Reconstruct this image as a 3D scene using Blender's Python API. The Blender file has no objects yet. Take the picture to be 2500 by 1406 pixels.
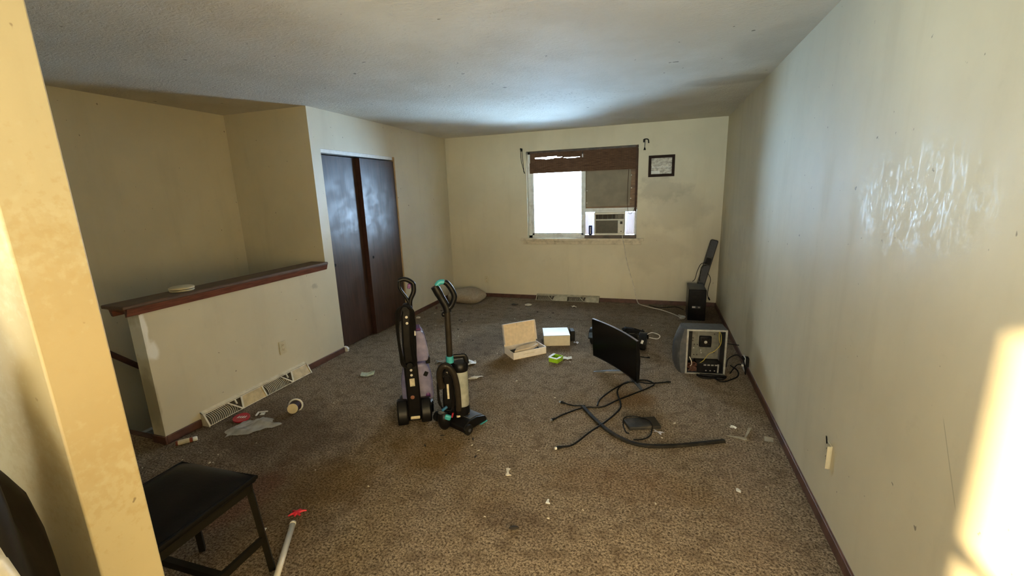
import bpy, math, random
from mathutils import Matrix, Vector, Euler
random.seed(7)
S = bpy.context.scene
COL = S.collection
PI = math.pi

# ------------------------------------------------------------------ camera, sky, sun, exposure
cam_d = bpy.data.cameras.new('camera'); cam = bpy.data.objects.new('camera', cam_d); COL.objects.link(cam)
cam_d.sensor_width = 36.0; cam_d.lens = 1052.9251 / 2500 * 36.0; cam_d.clip_start = 0.02
YAW, PITCH, ROLL = 0.3259, -0.2144, 0.0332
_R = Matrix.Rotation(YAW, 3, 'Z') @ Matrix.Rotation(PITCH, 3, 'X') @ Matrix.Rotation(ROLL, 3, 'Y') @ Matrix.Rotation(PI / 2, 3, 'X')
cam.matrix_world = Matrix.Translation((0, 0, 1.585)) @ _R.to_4x4()
S.camera = cam
S.view_settings.view_transform = 'Standard'; S.view_settings.look = 'None'
S.view_settings.gamma = 1.0; S.view_settings.use_curve_mapping = False
S.view_settings.exposure = 1.9

SKY_COOL, SKY_WARM = 9.6, 8.0
w = bpy.data.worlds.new('sky'); S.world = w; w.use_nodes = True
wt = w.node_tree; wt.nodes.clear()
tc = wt.nodes.new('ShaderNodeTexCoord'); sx = wt.nodes.new('ShaderNodeSeparateXYZ')
mr = wt.nodes.new('ShaderNodeMapRange'); mr.inputs['From Min'].default_value = -0.25; mr.inputs['From Max'].default_value = 0.25
rp = wt.nodes.new('ShaderNodeMix'); rp.data_type = 'RGBA'
rp.inputs[6].default_value = (1.0 * SKY_WARM, 0.88 * SKY_WARM, 0.64 * SKY_WARM, 1)
rp.inputs[7].default_value = (0.68 * SKY_COOL, 0.83 * SKY_COOL, 1.0 * SKY_COOL, 1)
bg = wt.nodes.new('ShaderNodeBackground'); wo = wt.nodes.new('ShaderNodeOutputWorld')
wt.links.new(tc.outputs['Generated'], sx.inputs[0]); wt.links.new(sx.outputs['Y'], mr.inputs['Value'])
wt.links.new(mr.outputs[0], rp.inputs[0]); gm = wt.nodes.new('ShaderNodeMapRange')      # bright snowy ground below the horizon
gm.inputs['From Min'].default_value = 0.05; gm.inputs['From Max'].default_value = -0.05; gm.inputs['To Min'].default_value = 1.0; gm.inputs['To Max'].default_value = 2.2
wt.links.new(sx.outputs['Z'], gm.inputs['Value']); wt.links.new(gm.outputs[0], bg.inputs['Strength'])
gc = wt.nodes.new('ShaderNodeMapRange'); gc.inputs['From Min'].default_value = 0.05; gc.inputs['From Max'].default_value = -0.05
gx = wt.nodes.new('ShaderNodeMix'); gx.data_type = 'RGBA'; gx.blend_type = 'MULTIPLY'; gx.inputs[7].default_value = (0.72, 0.93, 1.14, 1)   # shaded snow is bluer than the sky
wt.links.new(sx.outputs['Z'], gc.inputs['Value']); wt.links.new(gc.outputs[0], gx.inputs[0]); wt.links.new(rp.outputs[2], gx.inputs[6])
wt.links.new(gx.outputs[2], bg.inputs['Color'])
wt.links.new(bg.outputs[0], wo.inputs[0])

sun_d = bpy.data.lights.new('sun', 'SUN'); sun = bpy.data.objects.new('sun', sun_d); COL.objects.link(sun)
sun_d.energy = 29.0; sun_d.color = (1.0, 0.77, 0.42); sun_d.angle = math.radians(1.0)
sun.rotation_euler = Vector((0.35, 1.0, -0.149)).to_track_quat('-Z', 'Y').to_euler()

def portal(name, loc, rot, sx_, sy_):
    d = bpy.data.lights.new(name, 'AREA'); o = bpy.data.objects.new(name, d); COL.objects.link(o)
    d.shape = 'RECTANGLE'; d.size = sx_; d.size_y = sy_; o.location = loc; o.rotation_euler = rot
    d.cycles.is_portal = True
portal('window_portal', (-1.045, 6.34, 1.55), (-PI / 2, 0, 0), 1.56, 1.25)
portal('rear_window_portal', (0.02, -3.16, 1.45), (PI / 2, 0, 0), 1.46, 1.15)
portal('fill_window_portal', (-4.36, -2.2, 1.4), (0, -PI / 2, 0), 1.1, 1.2)

# ------------------------------------------------------------------ mesh helpers
def rotm(rx=0, ry=0, rz=0):
    return Euler((rx, ry, rz)).to_matrix().to_4x4()

class MB:
    def __init__(s): s.v = []; s.f = []
    def add(s, vs, fs, M=None):
        n = len(s.v)
        s.v += [tuple(M @ Vector(p)) if M is not None else tuple(p) for p in vs]
        s.f += [tuple(n + i for i in f) for f in fs]; return s
    def box(s, lo, hi, M=None):
        (a, b, c), (d, e, f) = lo, hi
        return s.add([(a,b,c),(d,b,c),(d,e,c),(a,e,c),(a,b,f),(d,b,f),(d,e,f),(a,e,f)],
                     [(0,3,2,1),(4,5,6,7),(0,1,5,4),(1,2,6,5),(2,3,7,6),(3,0,4,7)], M)
    def cbox(s, c, size, M=None):
        h = [x / 2 for x in size]
        T = Matrix.Translation(c) @ (M if M is not None else Matrix())
        return s.box((-h[0],-h[1],-h[2]), (h[0],h[1],h[2]), T)
    def prism(s, pts, d0, d1, axis='z', M=None):
        n = len(pts)
        def mk(p, d):
            return (p[0], p[1], d) if axis == 'z' else ((p[0], d, p[1]) if axis == 'y' else (d, p[0], p[1]))
        vs = [mk(p, d0) for p in pts] + [mk(p, d1) for p in pts]
        fs = [tuple(range(n))[::-1], tuple(range(n, 2 * n))] + [(i, (i + 1) % n, n + (i + 1) % n, n + i) for i in range(n)]
        return s.add(vs, fs, M)
    def lathe(s, prof, n=24, M=None):
        vs = []; fs = []; k = len(prof)
        for i in range(n):
            a = 2 * PI * i / n
            for r, z in prof: vs.append((r * math.cos(a), r * math.sin(a), z))
        for i in range(n):
            j = (i + 1) % n
            for q in range(k - 1): fs.append((i*k+q, j*k+q, j*k+q+1, i*k+q+1))
        if prof[0][0] > 1e-6: fs.append(tuple(i * k for i in range(n))[::-1])
        if prof[-1][0] > 1e-6: fs.append(tuple(i * k + k - 1 for i in range(n)))
        return s.add(vs, fs, M)
    def cyl(s, p0, p1, r0, r1=None, n=16):
        return s.tube([p0, p1], [r0, r0 if r1 is None else r1], n)
    def tube(s, pts, r, n=10, sc=(1, 1), cap=True):
        pts = [Vector(p) for p in pts]; m = len(pts)
        rs = r if isinstance(r, (list, tuple)) else [r] * m
        t = [(pts[min(i+1, m-1)] - pts[max(i-1, 0)]).normalized() for i in range(m)]
        up = Vector((0, 0, 1)) if abs(t[0].z) < 0.95 else Vector((0, 1, 0))
        a = t[0].cross(up).normalized(); vs = []; fs = []
        for i in range(m):
            a = (a - t[i] * a.dot(t[i])).normalized(); b = t[i].cross(a)
            for j in range(n):
                th = 2 * PI * j / n
                vs.append(pts[i] + (a * math.cos(th) * sc[0] + b * math.sin(th) * sc[1]) * rs[i])
        for i in range(m - 1):
            for j in range(n):
                k = (j + 1) % n; fs.append((i*n+j, i*n+k, (i+1)*n+k, (i+1)*n+j))
        if cap: fs += [tuple(range(n))[::-1], tuple((m-1)*n + j for j in range(n))]
        return s.add(vs, fs)
    def grid(s, nx, ny, fn):
        vs = [fn(i / nx, j / ny) for j in range(ny + 1) for i in range(nx + 1)]
        fs = [(j*(nx+1)+i, j*(nx+1)+i+1, (j+1)*(nx+1)+i+1, (j+1)*(nx+1)+i) for j in range(ny) for i in range(nx)]
        return s.add(vs, fs)
    def blob(s, c, rad, nu=24, nv=16, fn=None, flat=None, M=None):
        vs = []; fs = []
        for j in range(nv + 1):
            ph = -PI/2 + PI * j / nv
            for i in range(nu):
                th = 2 * PI * i / nu
                d = Vector((math.cos(ph)*math.cos(th), math.cos(ph)*math.sin(th), math.sin(ph)))
                k = fn(d) if fn else 1.0
                p = Vector((d.x*rad[0]*k, d.y*rad[1]*k, d.z*rad[2]*k))
                if M is not None: p = M @ p
                p += Vector(c)
                if flat is not None and p.z < flat: p.z = flat + 0.001 * (d.z + 1)
                vs.append(p)
        for j in range(nv):
            for i in range(nu):
                k = (i + 1) % nu; fs.append((j*nu+i, j*nu+k, (j+1)*nu+k, (j+1)*nu+i))
        return s.add(vs, fs)
    def build(s, name, m, parent=None, bevel=0, smooth=False, loc=None, rz=0, seg=2, sub=0, solid=0):
        me = bpy.data.meshes.new(name); me.from_pydata([tuple(p) for p in s.v], [], s.f); me.validate()
        me.materials.append(m); o = bpy.data.objects.new(name, me); COL.objects.link(o)
        if parent is not None: o.parent = parent
        if loc is not None: o.location = loc; o.rotation_euler = (0, 0, rz)
        import bmesh as _b
        bm = _b.new(); bm.from_mesh(me); _b.ops.recalc_face_normals(bm, faces=bm.faces); bm.to_mesh(me); bm.free()
        if solid:
            q = o.modifiers.new('s', 'SOLIDIFY'); q.thickness = solid; q.offset = 0
        if bevel:
            q = o.modifiers.new('b', 'BEVEL'); q.width = bevel; q.segments = seg; q.limit_method = 'ANGLE'; q.angle_limit = 0.6
        if sub:
            q = o.modifiers.new('u', 'SUBSURF'); q.levels = sub; q.render_levels = sub
        if smooth or bevel or sub:
            me.polygons.foreach_set('use_smooth', [True] * len(me.polygons))
            if not sub:
                try: me.set_sharp_from_angle(angle=0.7)
                except Exception: pass
        return o

def spline(pts, k=6):
    P = [Vector(p) for p in pts]; P = [P[0]*2 - P[1]] + P + [P[-1]*2 - P[-2]]; out = []
    for i in range(1, len(P) - 2):
        for j in range(k):
            t = j / k
            out.append(0.5 * (P[i]*2 + (P[i+1]-P[i-1])*t + (P[i-1]*2-P[i]*5+P[i+1]*4-P[i+2])*t*t + (P[i]*3-P[i-1]-P[i+1]*3+P[i+2])*t**3))
    out.append(P[-2]); return out

def tag(o, label, cat, group=None, kind=None):
    o['label'] = label; o['category'] = cat
    if group: o['group'] = group
    if kind: o['kind'] = kind
    return o
def thing(name, label, cat, loc=(0, 0, 0), rz=0, group=None, rx=0, ry=0):
    o = bpy.data.objects.new(name, None); COL.objects.link(o); o.empty_display_size = 0.05
    o.location = loc; o.rotation_euler = (rx, ry, rz)
    return tag(o, label, cat, group)
def struct(o): o['kind'] = 'structure'; return o

def text_mesh(name, txt, size, m, parent, M, align='CENTER', ext=0.0006):
    cu = bpy.data.curves.new(name, 'FONT'); cu.body = txt; cu.size = size; cu.align_x = align; cu.align_y = 'CENTER'; cu.extrude = ext
    t = bpy.data.objects.new(name + '_c', cu); COL.objects.link(t)
    dg = bpy.context.evaluated_depsgraph_get(); dg.update()
    me = bpy.data.meshes.new_from_object(t.evaluated_get(dg)); COL.objects.unlink(t); bpy.data.objects.remove(t)
    me.transform(M); me.materials.clear(); me.materials.append(m); me.name = name
    o = bpy.data.objects.new(name, me); COL.objects.link(o); o.parent = parent; return o

# ------------------------------------------------------------------ material helpers
class NT:
    def __init__(s, name):
        s.m = bpy.data.materials.new(name); s.m.use_nodes = True; s.t = s.m.node_tree
        s.b = s.t.nodes['Principled BSDF']; s.co = s.n('ShaderNodeTexCoord').outputs['Object']
    def n(s, ty, **k):
        x = s.t.nodes.new(ty)
        for a, v in k.items(): setattr(x, a, v)
        return x
    def l(s, a, b): s.t.links.new(a, b)
    def setin(s, node, i, v):
        if hasattr(v, 'is_linked') or isinstance(v, bpy.types.NodeSocket): s.l(v, node.inputs[i])
        else: node.inputs[i].default_value = v
    def math(s, op, a, b=0.0, clamp=False):
        x = s.n('ShaderNodeMath', operation=op); x.use_clamp = clamp; s.setin(x, 0, a); s.setin(x, 1, b); return x.outputs[0]
    def vm(s, op, a, b):
        x = s.n('ShaderNodeVectorMath', operation=op); s.setin(x, 0, a); s.setin(x, 1, b)
        return x.outputs['Value'] if op in ('LENGTH', 'DOT_PRODUCT', 'DISTANCE') else x.outputs[0]
    def noise(s, scale, detail=4, rough=0.55, stretch=None, dist=0.0):
        x = s.n('ShaderNodeTexNoise'); x.inputs['Scale'].default_value = scale; x.inputs['Detail'].default_value = detail
        x.inputs['Roughness'].default_value = rough; x.inputs['Distortion'].default_value = dist
        s.l(s.vm('MULTIPLY', s.co, stretch) if stretch else s.co, x.inputs['Vector']); return x.outputs[0]
    def ramp(s, v, a, b, lo=0.0, hi=1.0):
        x = s.n('ShaderNodeMapRange'); x.interpolation_type = 'SMOOTHSTEP'
        s.setin(x, 0, v)
        for i, q in zip((1, 2, 3, 4), (a, b, lo, hi)): x.inputs[i].default_value = q
        return x.outputs[0]
    def mix(s, f, a, b, mode='MIX'):
        x = s.n('ShaderNodeMix', data_type='RGBA', blend_type=mode)
        s.setin(x, 0, f)
        for i, q in ((6, a), (7, b)):
            if isinstance(q, bpy.types.NodeSocket): s.l(q, x.inputs[i])
            else: x.inputs[i].default_value = (*q, 1)
        return x.outputs[2]
    def spot(s, c, r, warp=0.9, scale=6.0, edge=(0.55, 1.15)):
        d = s.vm('LENGTH', s.vm('DIVIDE', s.vm('SUBTRACT', s.co, c), r), (0, 0, 0))
        nz = s.noise(scale, 3)
        return s.ramp(s.math('ADD', d, s.math('MULTIPLY', s.math('SUBTRACT', nz, 0.5), warp)), edge[0], edge[1], 1.0, 0.0)
    def bump(s, h, strength, dist=0.01):
        x = s.n('ShaderNodeBump'); x.inputs['Strength'].default_value = strength; x.inputs['Distance'].default_value = dist
        s.l(h, x.inputs['Height']); s.l(x.outputs[0], s.b.inputs['Normal'])
    def set(s, **k):
        names = dict(col='Base Color', rough='Roughness', metal='Metallic', spec='Specular IOR Level', trans='Transmission Weight', ior='IOR', alpha='Alpha', coat='Coat Weight', emis='Emission Strength')
        for a, v in k.items():
            i = s.b.inputs[names[a]]
            if isinstance(v, bpy.types.NodeSocket): s.l(v, i)
            else: i.default_value = (*v, 1) if a == 'col' else v
        return s

def mat(name, col, rough=0.5, metal=0.0, spec=0.5, var=0.18, nscale=25.0, bump=0.0, bscale=80.0, dirt=None, stretch=None, **k):
    t = NT(name); nz = t.noise(nscale, 4, stretch=stretch)
    dk = tuple(c * (1 - var) for c in col); lt = tuple(min(1, c * (1 + var)) for c in col)
    c = t.mix(t.ramp(nz, 0.3, 0.7), dk, lt)
    if dirt: c = t.mix(t.math('MULTIPLY', t.ramp(t.noise(nscale * 0.35 + 3, 6), 0.5, 0.72), dirt[1]), c, dirt[0])
    t.set(col=c, rough=rough, metal=metal, spec=spec, **k)
    if bump: t.bump(t.noise(bscale, 3, stretch=stretch), bump)
    return t.m

# carpet: trodden brown pile, yellow-brown spills and a grey trodden patch
t = NT('carpet')
fine = t.noise(88, 4, 0.75); fine2 = t.noise(190, 2, 0.6); mid = t.noise(11, 5, 0.6); big = t.noise(1.3, 4, 0.6)
c = t.mix(t.ramp(fine, 0.34, 0.66), (0.066, 0.051, 0.035), (0.50, 0.435, 0.34))
c = t.mix(t.math('MULTIPLY', t.ramp(fine2, 0.52, 0.7), 0.55), c, (0.055, 0.038, 0.026))
c = t.mix(t.math('MULTIPLY', t.ramp(mid, 0.46, 0.68), 0.5), c, (0.10, 0.072, 0.048))
c = t.mix(t.math('MULTIPLY', t.ramp(big, 0.48, 0.66), 0.5), c, t.mix(t.ramp(fine, 0.34, 0.66), (0.09, 0.062, 0.034), (0.33, 0.26, 0.16)))
for cc, rr, a, colr in [
    ((-1.35, 2.15, 0), (0.42, 0.26, 1), 0.62, (0.15, 0.098, 0.036)), ((-1.75, 1.72, 0), (0.42, 0.28, 1), 0.62, (0.15, 0.10, 0.042)),
    ((-1.33, 3.62, 0), (0.20, 0.28, 1), 0.75, (0.15, 0.10, 0.042)), ((-0.12, 3.2, 0), (0.22, 0.17, 1), 0.65, (0.16, 0.098, 0.045)),
    ((-0.15, 2.2, 0), (0.50, 0.22, 1), 0.35, (0.17, 0.105, 0.05)), ((-1.0, 4.35, 0), (0.62, 0.34, 1), 0.45, (0.07, 0.058, 0.048)),
    ((-1.75, 4.15, 0), (0.36, 0.62, 1), 0.45, (0.075, 0.062, 0.052)), ((-0.65, 1.75, 0), (0.35, 0.12, 1), 0.42, (0.09, 0.064, 0.044)),
    ((-2.55, 2.1, 0), (0.9, 0.45, 1), 0.7, (0.085, 0.064, 0.046)), ((-2.3, 1.4, 0), (0.9, 0.6, 1), 0.7, (0.08, 0.06, 0.044)),
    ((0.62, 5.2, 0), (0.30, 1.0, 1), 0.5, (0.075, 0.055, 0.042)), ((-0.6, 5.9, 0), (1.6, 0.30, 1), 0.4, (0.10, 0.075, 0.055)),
    ((-2.1, 1.5, 0), (0.18, 0.3, 1), 0.4, (0.12, 0.05, 0.035)), ((0.5, 2.2, 0), (0.16, 0.7, 1), 0.35, (0.25, 0.20, 0.15))]:
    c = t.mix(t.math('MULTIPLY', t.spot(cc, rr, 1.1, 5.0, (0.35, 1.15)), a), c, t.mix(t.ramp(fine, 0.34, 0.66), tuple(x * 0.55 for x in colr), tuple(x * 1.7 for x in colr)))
c = t.mix(1.0, c, (1.15, 1.05, 0.97), 'MULTIPLY')
t.set(col=c, rough=1.0, spec=0.05)
t.bump(t.math('ADD', t.math('MULTIPLY', fine, 1.0), t.math('MULTIPLY', mid, 1.2)), 1.0, 0.016)
M_carpet = t.m

def wall_mat(name, base=(0.62, 0.565, 0.43), marks=(), smear=False, rough=0.46, spec=0.4):
    t = NT(name)
    a = t.noise(1.1, 5, 0.6); b = t.noise(3.0, 5, 0.6, (2.0, 2.0, 0.28)); g = t.noise(9, 6, 0.65)
    c = t.mix(t.ramp(a, 0.3, 0.7), tuple(x * 0.93 for x in base), tuple(x * 1.05 for x in base))
    c = t.mix(t.math('MULTIPLY', t.ramp(b, 0.50, 0.74), 0.17), c, tuple(x * y for x, y in zip(base, (0.68, 0.66, 0.62))))
    c = t.mix(t.math('MULTIPLY', t.ramp(g, 0.60, 0.78), 0.16), c, tuple(x * 0.55 for x in base))
    sp = t.noise(26, 2, 0.5); c = t.mix(t.math('MULTIPLY', t.ramp(sp, 0.745, 0.78), 0.7), c, (0.12, 0.09, 0.06))
    for cc, rr, amt, colr, wp, sc in marks:
        c = t.mix(t.math('MULTIPLY', t.spot(cc, rr, wp, sc), amt), c, colr)
    r = t.ramp(b, 0.3, 0.75, rough - 0.03, rough + 0.06)
    h = t.math('ADD', t.math('MULTIPLY', t.noise(60, 3, 0.6), 0.25), t.noise(5, 3))
    if smear:
        sm = t.spot((0.8, 1.80, 1.52), (1, 0.55, 0.30), 0.9, 7.0, (0.3, 1.1))
        wv = t.noise(24, 5, 0.65, (1, 1.3, 0.6), 1.6)
        k = t.math('MULTIPLY', sm, t.ramp(wv, 0.44, 0.66))
        r = t.math('SUBTRACT', r, t.math('MULTIPLY', k, 0.23))
        h = t.math('ADD', h, t.math('MULTIPLY', k, 0.11))
        c = t.mix(t.math('MULTIPLY', k, 0.12), c, (0.42, 0.34, 0.20))
        # one long scratch near the lit end of the wall
        q = t.vm('SUBTRACT', t.co, (0.8, 1.394, 0.812)); s3 = t.n('ShaderNodeSeparateXYZ'); t.l(q, s3.inputs[0])
        off = t.math('ABSOLUTE', t.math('SUBTRACT', s3.outputs['Y'], t.math('MULTIPLY', s3.outputs['Z'], 0.55)))
        m1 = t.math('MULTIPLY', t.ramp(off, 0.0012, 0.0035, 1, 0), t.ramp(t.math('ABSOLUTE', s3.outputs['Z']), 0.085, 0.115, 1, 0))
        c = t.mix(t.math('MULTIPLY', m1, 0.45), c, (0.22, 0.19, 0.10))
    t.set(col=c, rough=r, spec=spec)
    t.bump(h, 0.10, 0.01)
    return t.m
GREY = (0.20, 0.175, 0.135)
M_wall = wall_mat('cream_wall_paint')
M_wall_back = wall_mat('cream_back_wall_paint', marks=[((0.05, 6.2, 1.58), (0.36, 1, 0.18), 0.34, GREY, 1.6, 8.0), ((-0.05, 6.2, 0.75), (0.5, 1, 0.3), 0.16, GREY, 1.6, 5.0), ((0.25, 6.2, 1.3), (0.4, 1, 0.3), 0.2, GREY, 1.6, 5.0)])
M_wall_right = wall_mat('cream_right_wall_paint', base=(0.63, 0.56, 0.40), smear=True, rough=0.56, spec=0.22, marks=[((0.8, 5.95, 0.55), (1, 0.2, 0.7), 0.25, GREY, 1.4, 6.0), ((0.8, 5.0, 0.9), (1, 0.6, 0.3), 0.14, GREY, 1.7, 7.0), ((0.8, 4.05, 0.35), (1, 0.18, 0.3), 0.35, (0.30, 0.24, 0.13), 1.2, 6.0)])  # yellower base stands in for warm sunlight; first grey mark paints corner shade
M_wall_half = wall_mat('cream_half_wall_paint', marks=[((-3.105, 1.79, 0.655), (0.2, 0.045, 0.075), 1.0, (0.86, 0.85, 0.81), 1.0, 14.0), ((-3.105, 1.77, 0.80), (0.2, 0.022, 0.14), 1.0, (0.86, 0.85, 0.81), 0.8, 16.0), ((-3.17, 1.757, 0.72), (0.09, 0.02, 0.14), 0.85, (0.74, 0.72, 0.66), 1.0, 10.0), ((-3.17, 1.757, 0.30), (0.10, 0.02, 0.24), 0.6, (0.27, 0.21, 0.11), 1.2, 8.0), ((-3.105, 3.25, 0.78), (0.2, 0.05, 0.03), 0.4, GREY, 1.6, 20.0)])
M_wall_pillar = wall_mat('scuffed_yellow_wall_end', base=(0.46, 0.405, 0.265), rough=0.5, marks=[((-1.16, 0.53, 1.25), (0.3, 0.3, 0.30), 0.30, (0.36, 0.25, 0.10), 2.4, 22.0), ((-1.16, 0.53, 1.25), (0.3, 0.3, 0.34), 0.24, (0.33, 0.22, 0.08), 3.0, 60.0), ((-1.16, 0.53, 1.9), (0.3, 0.3, 0.5), 0.16, (0.36, 0.25, 0.10), 2.4, 40.0)])

t = NT('brushed_ceiling_plaster')
a = t.noise(1.0, 4, 0.6); b = t.noise(14, 5, 0.65, (1, 2.2, 1), 2.0)
c = t.mix(t.ramp(a, 0.35, 0.68), (0.60, 0.54, 0.44), (0.69, 0.64, 0.55))
c = t.mix(t.math('MULTIPLY', t.spot((-0.95, 4.3, 2.44), (0.75, 0.5, 1), 1.2, 5.0), t.math('MULTIPLY', t.ramp(t.noise(42, 2, 0.5), 0.60, 0.68), 0.5)), c, (0.30, 0.25, 0.19))
c = t.mix(t.math('MULTIPLY', t.spot((0.55, 4.2, 2.44), (0.45, 0.16, 1), 0.8, 3.0), 0.35), c, (0.32, 0.28, 0.22))
c = t.mix(t.math('MULTIPLY', t.spot((0.70, 3.3, 2.44), (0.3, 0.5, 1), 0.8, 3.0), 0.35), c, (0.33, 0.29, 0.22))
c = t.mix(t.math('MULTIPLY', t.ramp(t.noise(19, 1, 0.4), 0.79, 0.81), 0.7), c, (0.10, 0.085, 0.06))
t.set(col=c, rough=0.75, spec=0.08); t.bump(t.math('ADD', b, t.math('MULTIPLY', t.noise(50, 4), 0.4)), 0.7, 0.014)
M_ceil = t.m

M_trim = mat('dark_red_brown_baseboard', (0.10, 0.045, 0.032), 0.45, var=0.3, nscale=14, bump=0.1)
M_cap = mat('stained_mahogany_wood', (0.15, 0.052, 0.032), 0.42, var=0.3, nscale=9, stretch=(8, 1, 8), bump=0.06)
M_captop = mat('dusty_dark_wood', (0.095, 0.055, 0.034), 0.6, var=0.3, nscale=12, stretch=(8, 1, 8))
t = NT('dark_brown_door_veneer')
c = t.mix(t.ramp(t.noise(6, 5, 0.6, (6, 6, 0.5)), 0.3, 0.7), (0.036, 0.018, 0.012), (0.062, 0.032, 0.021))
c = t.mix(t.math('MULTIPLY', t.ramp(t.noise(30, 2), 0.74, 0.77), 0.7), c, (0.01, 0.006, 0.005))
t.set(col=c, rough=t.ramp(t.noise(7, 5, 0.65), 0.3, 0.7, 0.34, 0.48), spec=0.42); t.bump(t.noise(9, 4, 0.6), 0.12, 0.01)
M_door = t.m
M_dooredge = mat('door_edge_shade', (0.045, 0.016, 0.009), 0.6)
M_white = mat('white_painted_metal', (0.72, 0.72, 0.70), 0.4, var=0.06)
M_rawwood = mat('raw_pine_jamb', (0.48, 0.33, 0.17), 0.6, stretch=(4, 4, 0.5))
M_vinyl = mat('pale_window_vinyl', (0.66, 0.68, 0.67), 0.4, var=0.06, dirt=((0.25, 0.23, 0.2), 0.4))
M_sill = mat('cream_sill_paint', (0.60, 0.53, 0.40), 0.45, var=0.08, dirt=((0.20, 0.16, 0.11), 0.5))
M_black = mat('black_plastic', (0.006, 0.0055, 0.0055), 0.36, var=0.3, spec=0.2)
M_blackm = mat('matte_black_plastic', (0.010, 0.0095, 0.009), 0.6, var=0.3, spec=0.15)
M_brownblack = mat('brown_black_tube', (0.022, 0.017, 0.012), 0.35, var=0.2, spec=0.22)
M_rubber = mat('black_cord_rubber', (0.007, 0.006, 0.0055), 0.55, spec=0.15)
M_screen = mat('black_screen', (0.002, 0.002, 0.002), 0.22, var=0.0, spec=0.12)
M_grey = mat('grey_plastic', (0.062, 0.065, 0.072), 0.45, var=0.15, dirt=((0.2, 0.18, 0.15), 0.3), spec=0.22)
M_midgrey = mat('speaker_cloth_grey', (0.085, 0.085, 0.09), 0.8, var=0.2, nscale=200, spec=0.22)
M_silver = mat('scuffed_steel', (0.36, 0.355, 0.33), 0.5, 0.4, dirt=((0.2, 0.17, 0.12), 0.5))
M_case_in = mat('dull_grey_board_steel', (0.15, 0.148, 0.122), 0.5, 0.3)
M_teal = mat('teal_plastic', (0.05, 0.36, 0.40), 0.4, var=0.1)
M_blue = mat('blue_plastic', (0.03, 0.14, 0.28), 0.3, var=0.1)
M_purple = mat('purple_plastic', (0.10, 0.02, 0.15), 0.35)
M_cream = mat('cream_plastic', (0.62, 0.53, 0.36), 0.5, var=0.1)
M_vent = mat('cream_enamel_steel', (0.66, 0.60, 0.46), 0.45, var=0.1, dirt=((0.32, 0.24, 0.13), 0.45))
M_damper = mat('tan_damper_steel', (0.52, 0.40, 0.20), 0.45, var=0.15, dirt=((0.25, 0.16, 0.07), 0.5))
M_ventdark = mat('dark_duct', (0.06, 0.047, 0.032), 0.8)
M_outlet = mat('yellowed_outlet_plastic', (0.58, 0.52, 0.37), 0.4, var=0.08)
M_slot = mat('outlet_slot', (0.03, 0.022, 0.014), 0.6)
M_card = mat('pale_cardboard', (0.74, 0.60, 0.43), 0.7, var=0.08)
M_cardout = mat('glossy_white_card', (0.82, 0.75, 0.69), 0.3, var=0.06)
M_boxside = mat('dull_cream_card', (0.56, 0.49, 0.36), 0.5, var=0.06)
M_green = mat('lime_green_card', (0.30, 0.55, 0.02), 0.45, var=0.15)
M_paper = mat('white_paper', (0.72, 0.72, 0.70), 0.6, var=0.06)
M_greenpaper = mat('greenish_paper', (0.46, 0.52, 0.42), 0.6, var=0.3)
M_red = mat('red_plastic', (0.36, 0.015, 0.03), 0.35, var=0.2)
M_brightred = mat('bright_red_plastic', (0.62, 0.02, 0.045), 0.4)
M_crumb = mat('off_white_crumb', (0.70, 0.62, 0.48), 0.7)
M_darkbit = mat('dark_debris', (0.03, 0.022, 0.015), 0.8)
M_pipe = mat('white_pvc', (0.72, 0.68, 0.60), 0.35, var=0.05, dirt=((0.4, 0.33, 0.22), 0.3))
M_cloth = mat('beige_cushion_cloth', (0.36, 0.29, 0.21), 0.9, var=0.15, nscale=60, bump=0.3, bscale=300)
M_board = mat('grey_tan_board', (0.24, 0.205, 0.15), 0.7, var=0.12, nscale=6)
M_ply = mat('brown_stained_ply', (0.19, 0.10, 0.042), 0.55, var=0.3, nscale=5, stretch=(1, 6, 6))
M_darkwood = mat('dark_wet_wood', (0.06, 0.04, 0.03), 0.5, var=0.5, nscale=12)
M_ac = mat('off_white_ac_plastic', (0.60, 0.59, 0.52), 0.45, var=0.05)
M_acgrille = mat('ac_grille_grey', (0.17, 0.155, 0.12), 0.6, var=0.15, nscale=40)
M_wirey = mat('yellow_wire', (0.36, 0.29, 0.06), 0.45)
M_wirer = mat('rust_red_wire', (0.10, 0.035, 0.018), 0.5)
M_wirew = mat('white_cord', (0.62, 0.58, 0.50), 0.5)
M_frame = mat('dark_brown_picture_frame', (0.024, 0.011, 0.007), 0.55, spec=0.1)
M_leather = mat('black_vinyl_seat', (0.005, 0.0045, 0.004), 0.45, var=0.2, bump=0.05, spec=0.14)
M_chairmetal = mat('black_chair_steel', (0.010, 0.009, 0.006), 0.45, 0.1, spec=0.18)
M_jacket = mat('black_bag_plastic', (0.012, 0.010, 0.008), 0.5, spec=0.22)
M_whitebag = mat('white_bag_plastic', (0.60, 0.56, 0.44), 0.4)
M_stair = mat('stair_grey', (0.20, 0.17, 0.14), 0.9, bump=0.4, bscale=120)
M_ledge = mat('pale_ledge_paint', (0.66, 0.68, 0.70), 0.4)
M_can = mat('dark_blue_can', (0.015, 0.024, 0.12), 0.3, 0.3)
M_canend = mat('can_aluminium', (0.6, 0.6, 0.6), 0.3, 0.9)
M_label = mat('cream_sticker', (0.60, 0.54, 0.40), 0.6, dirt=((0.15, 0.12, 0.08), 0.6))
M_copper = mat('copper_badge', (0.30, 0.13, 0.08), 0.35, 0.4)
M_clip = mat('white_screw_cap', (0.68, 0.65, 0.58), 0.4)

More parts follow.
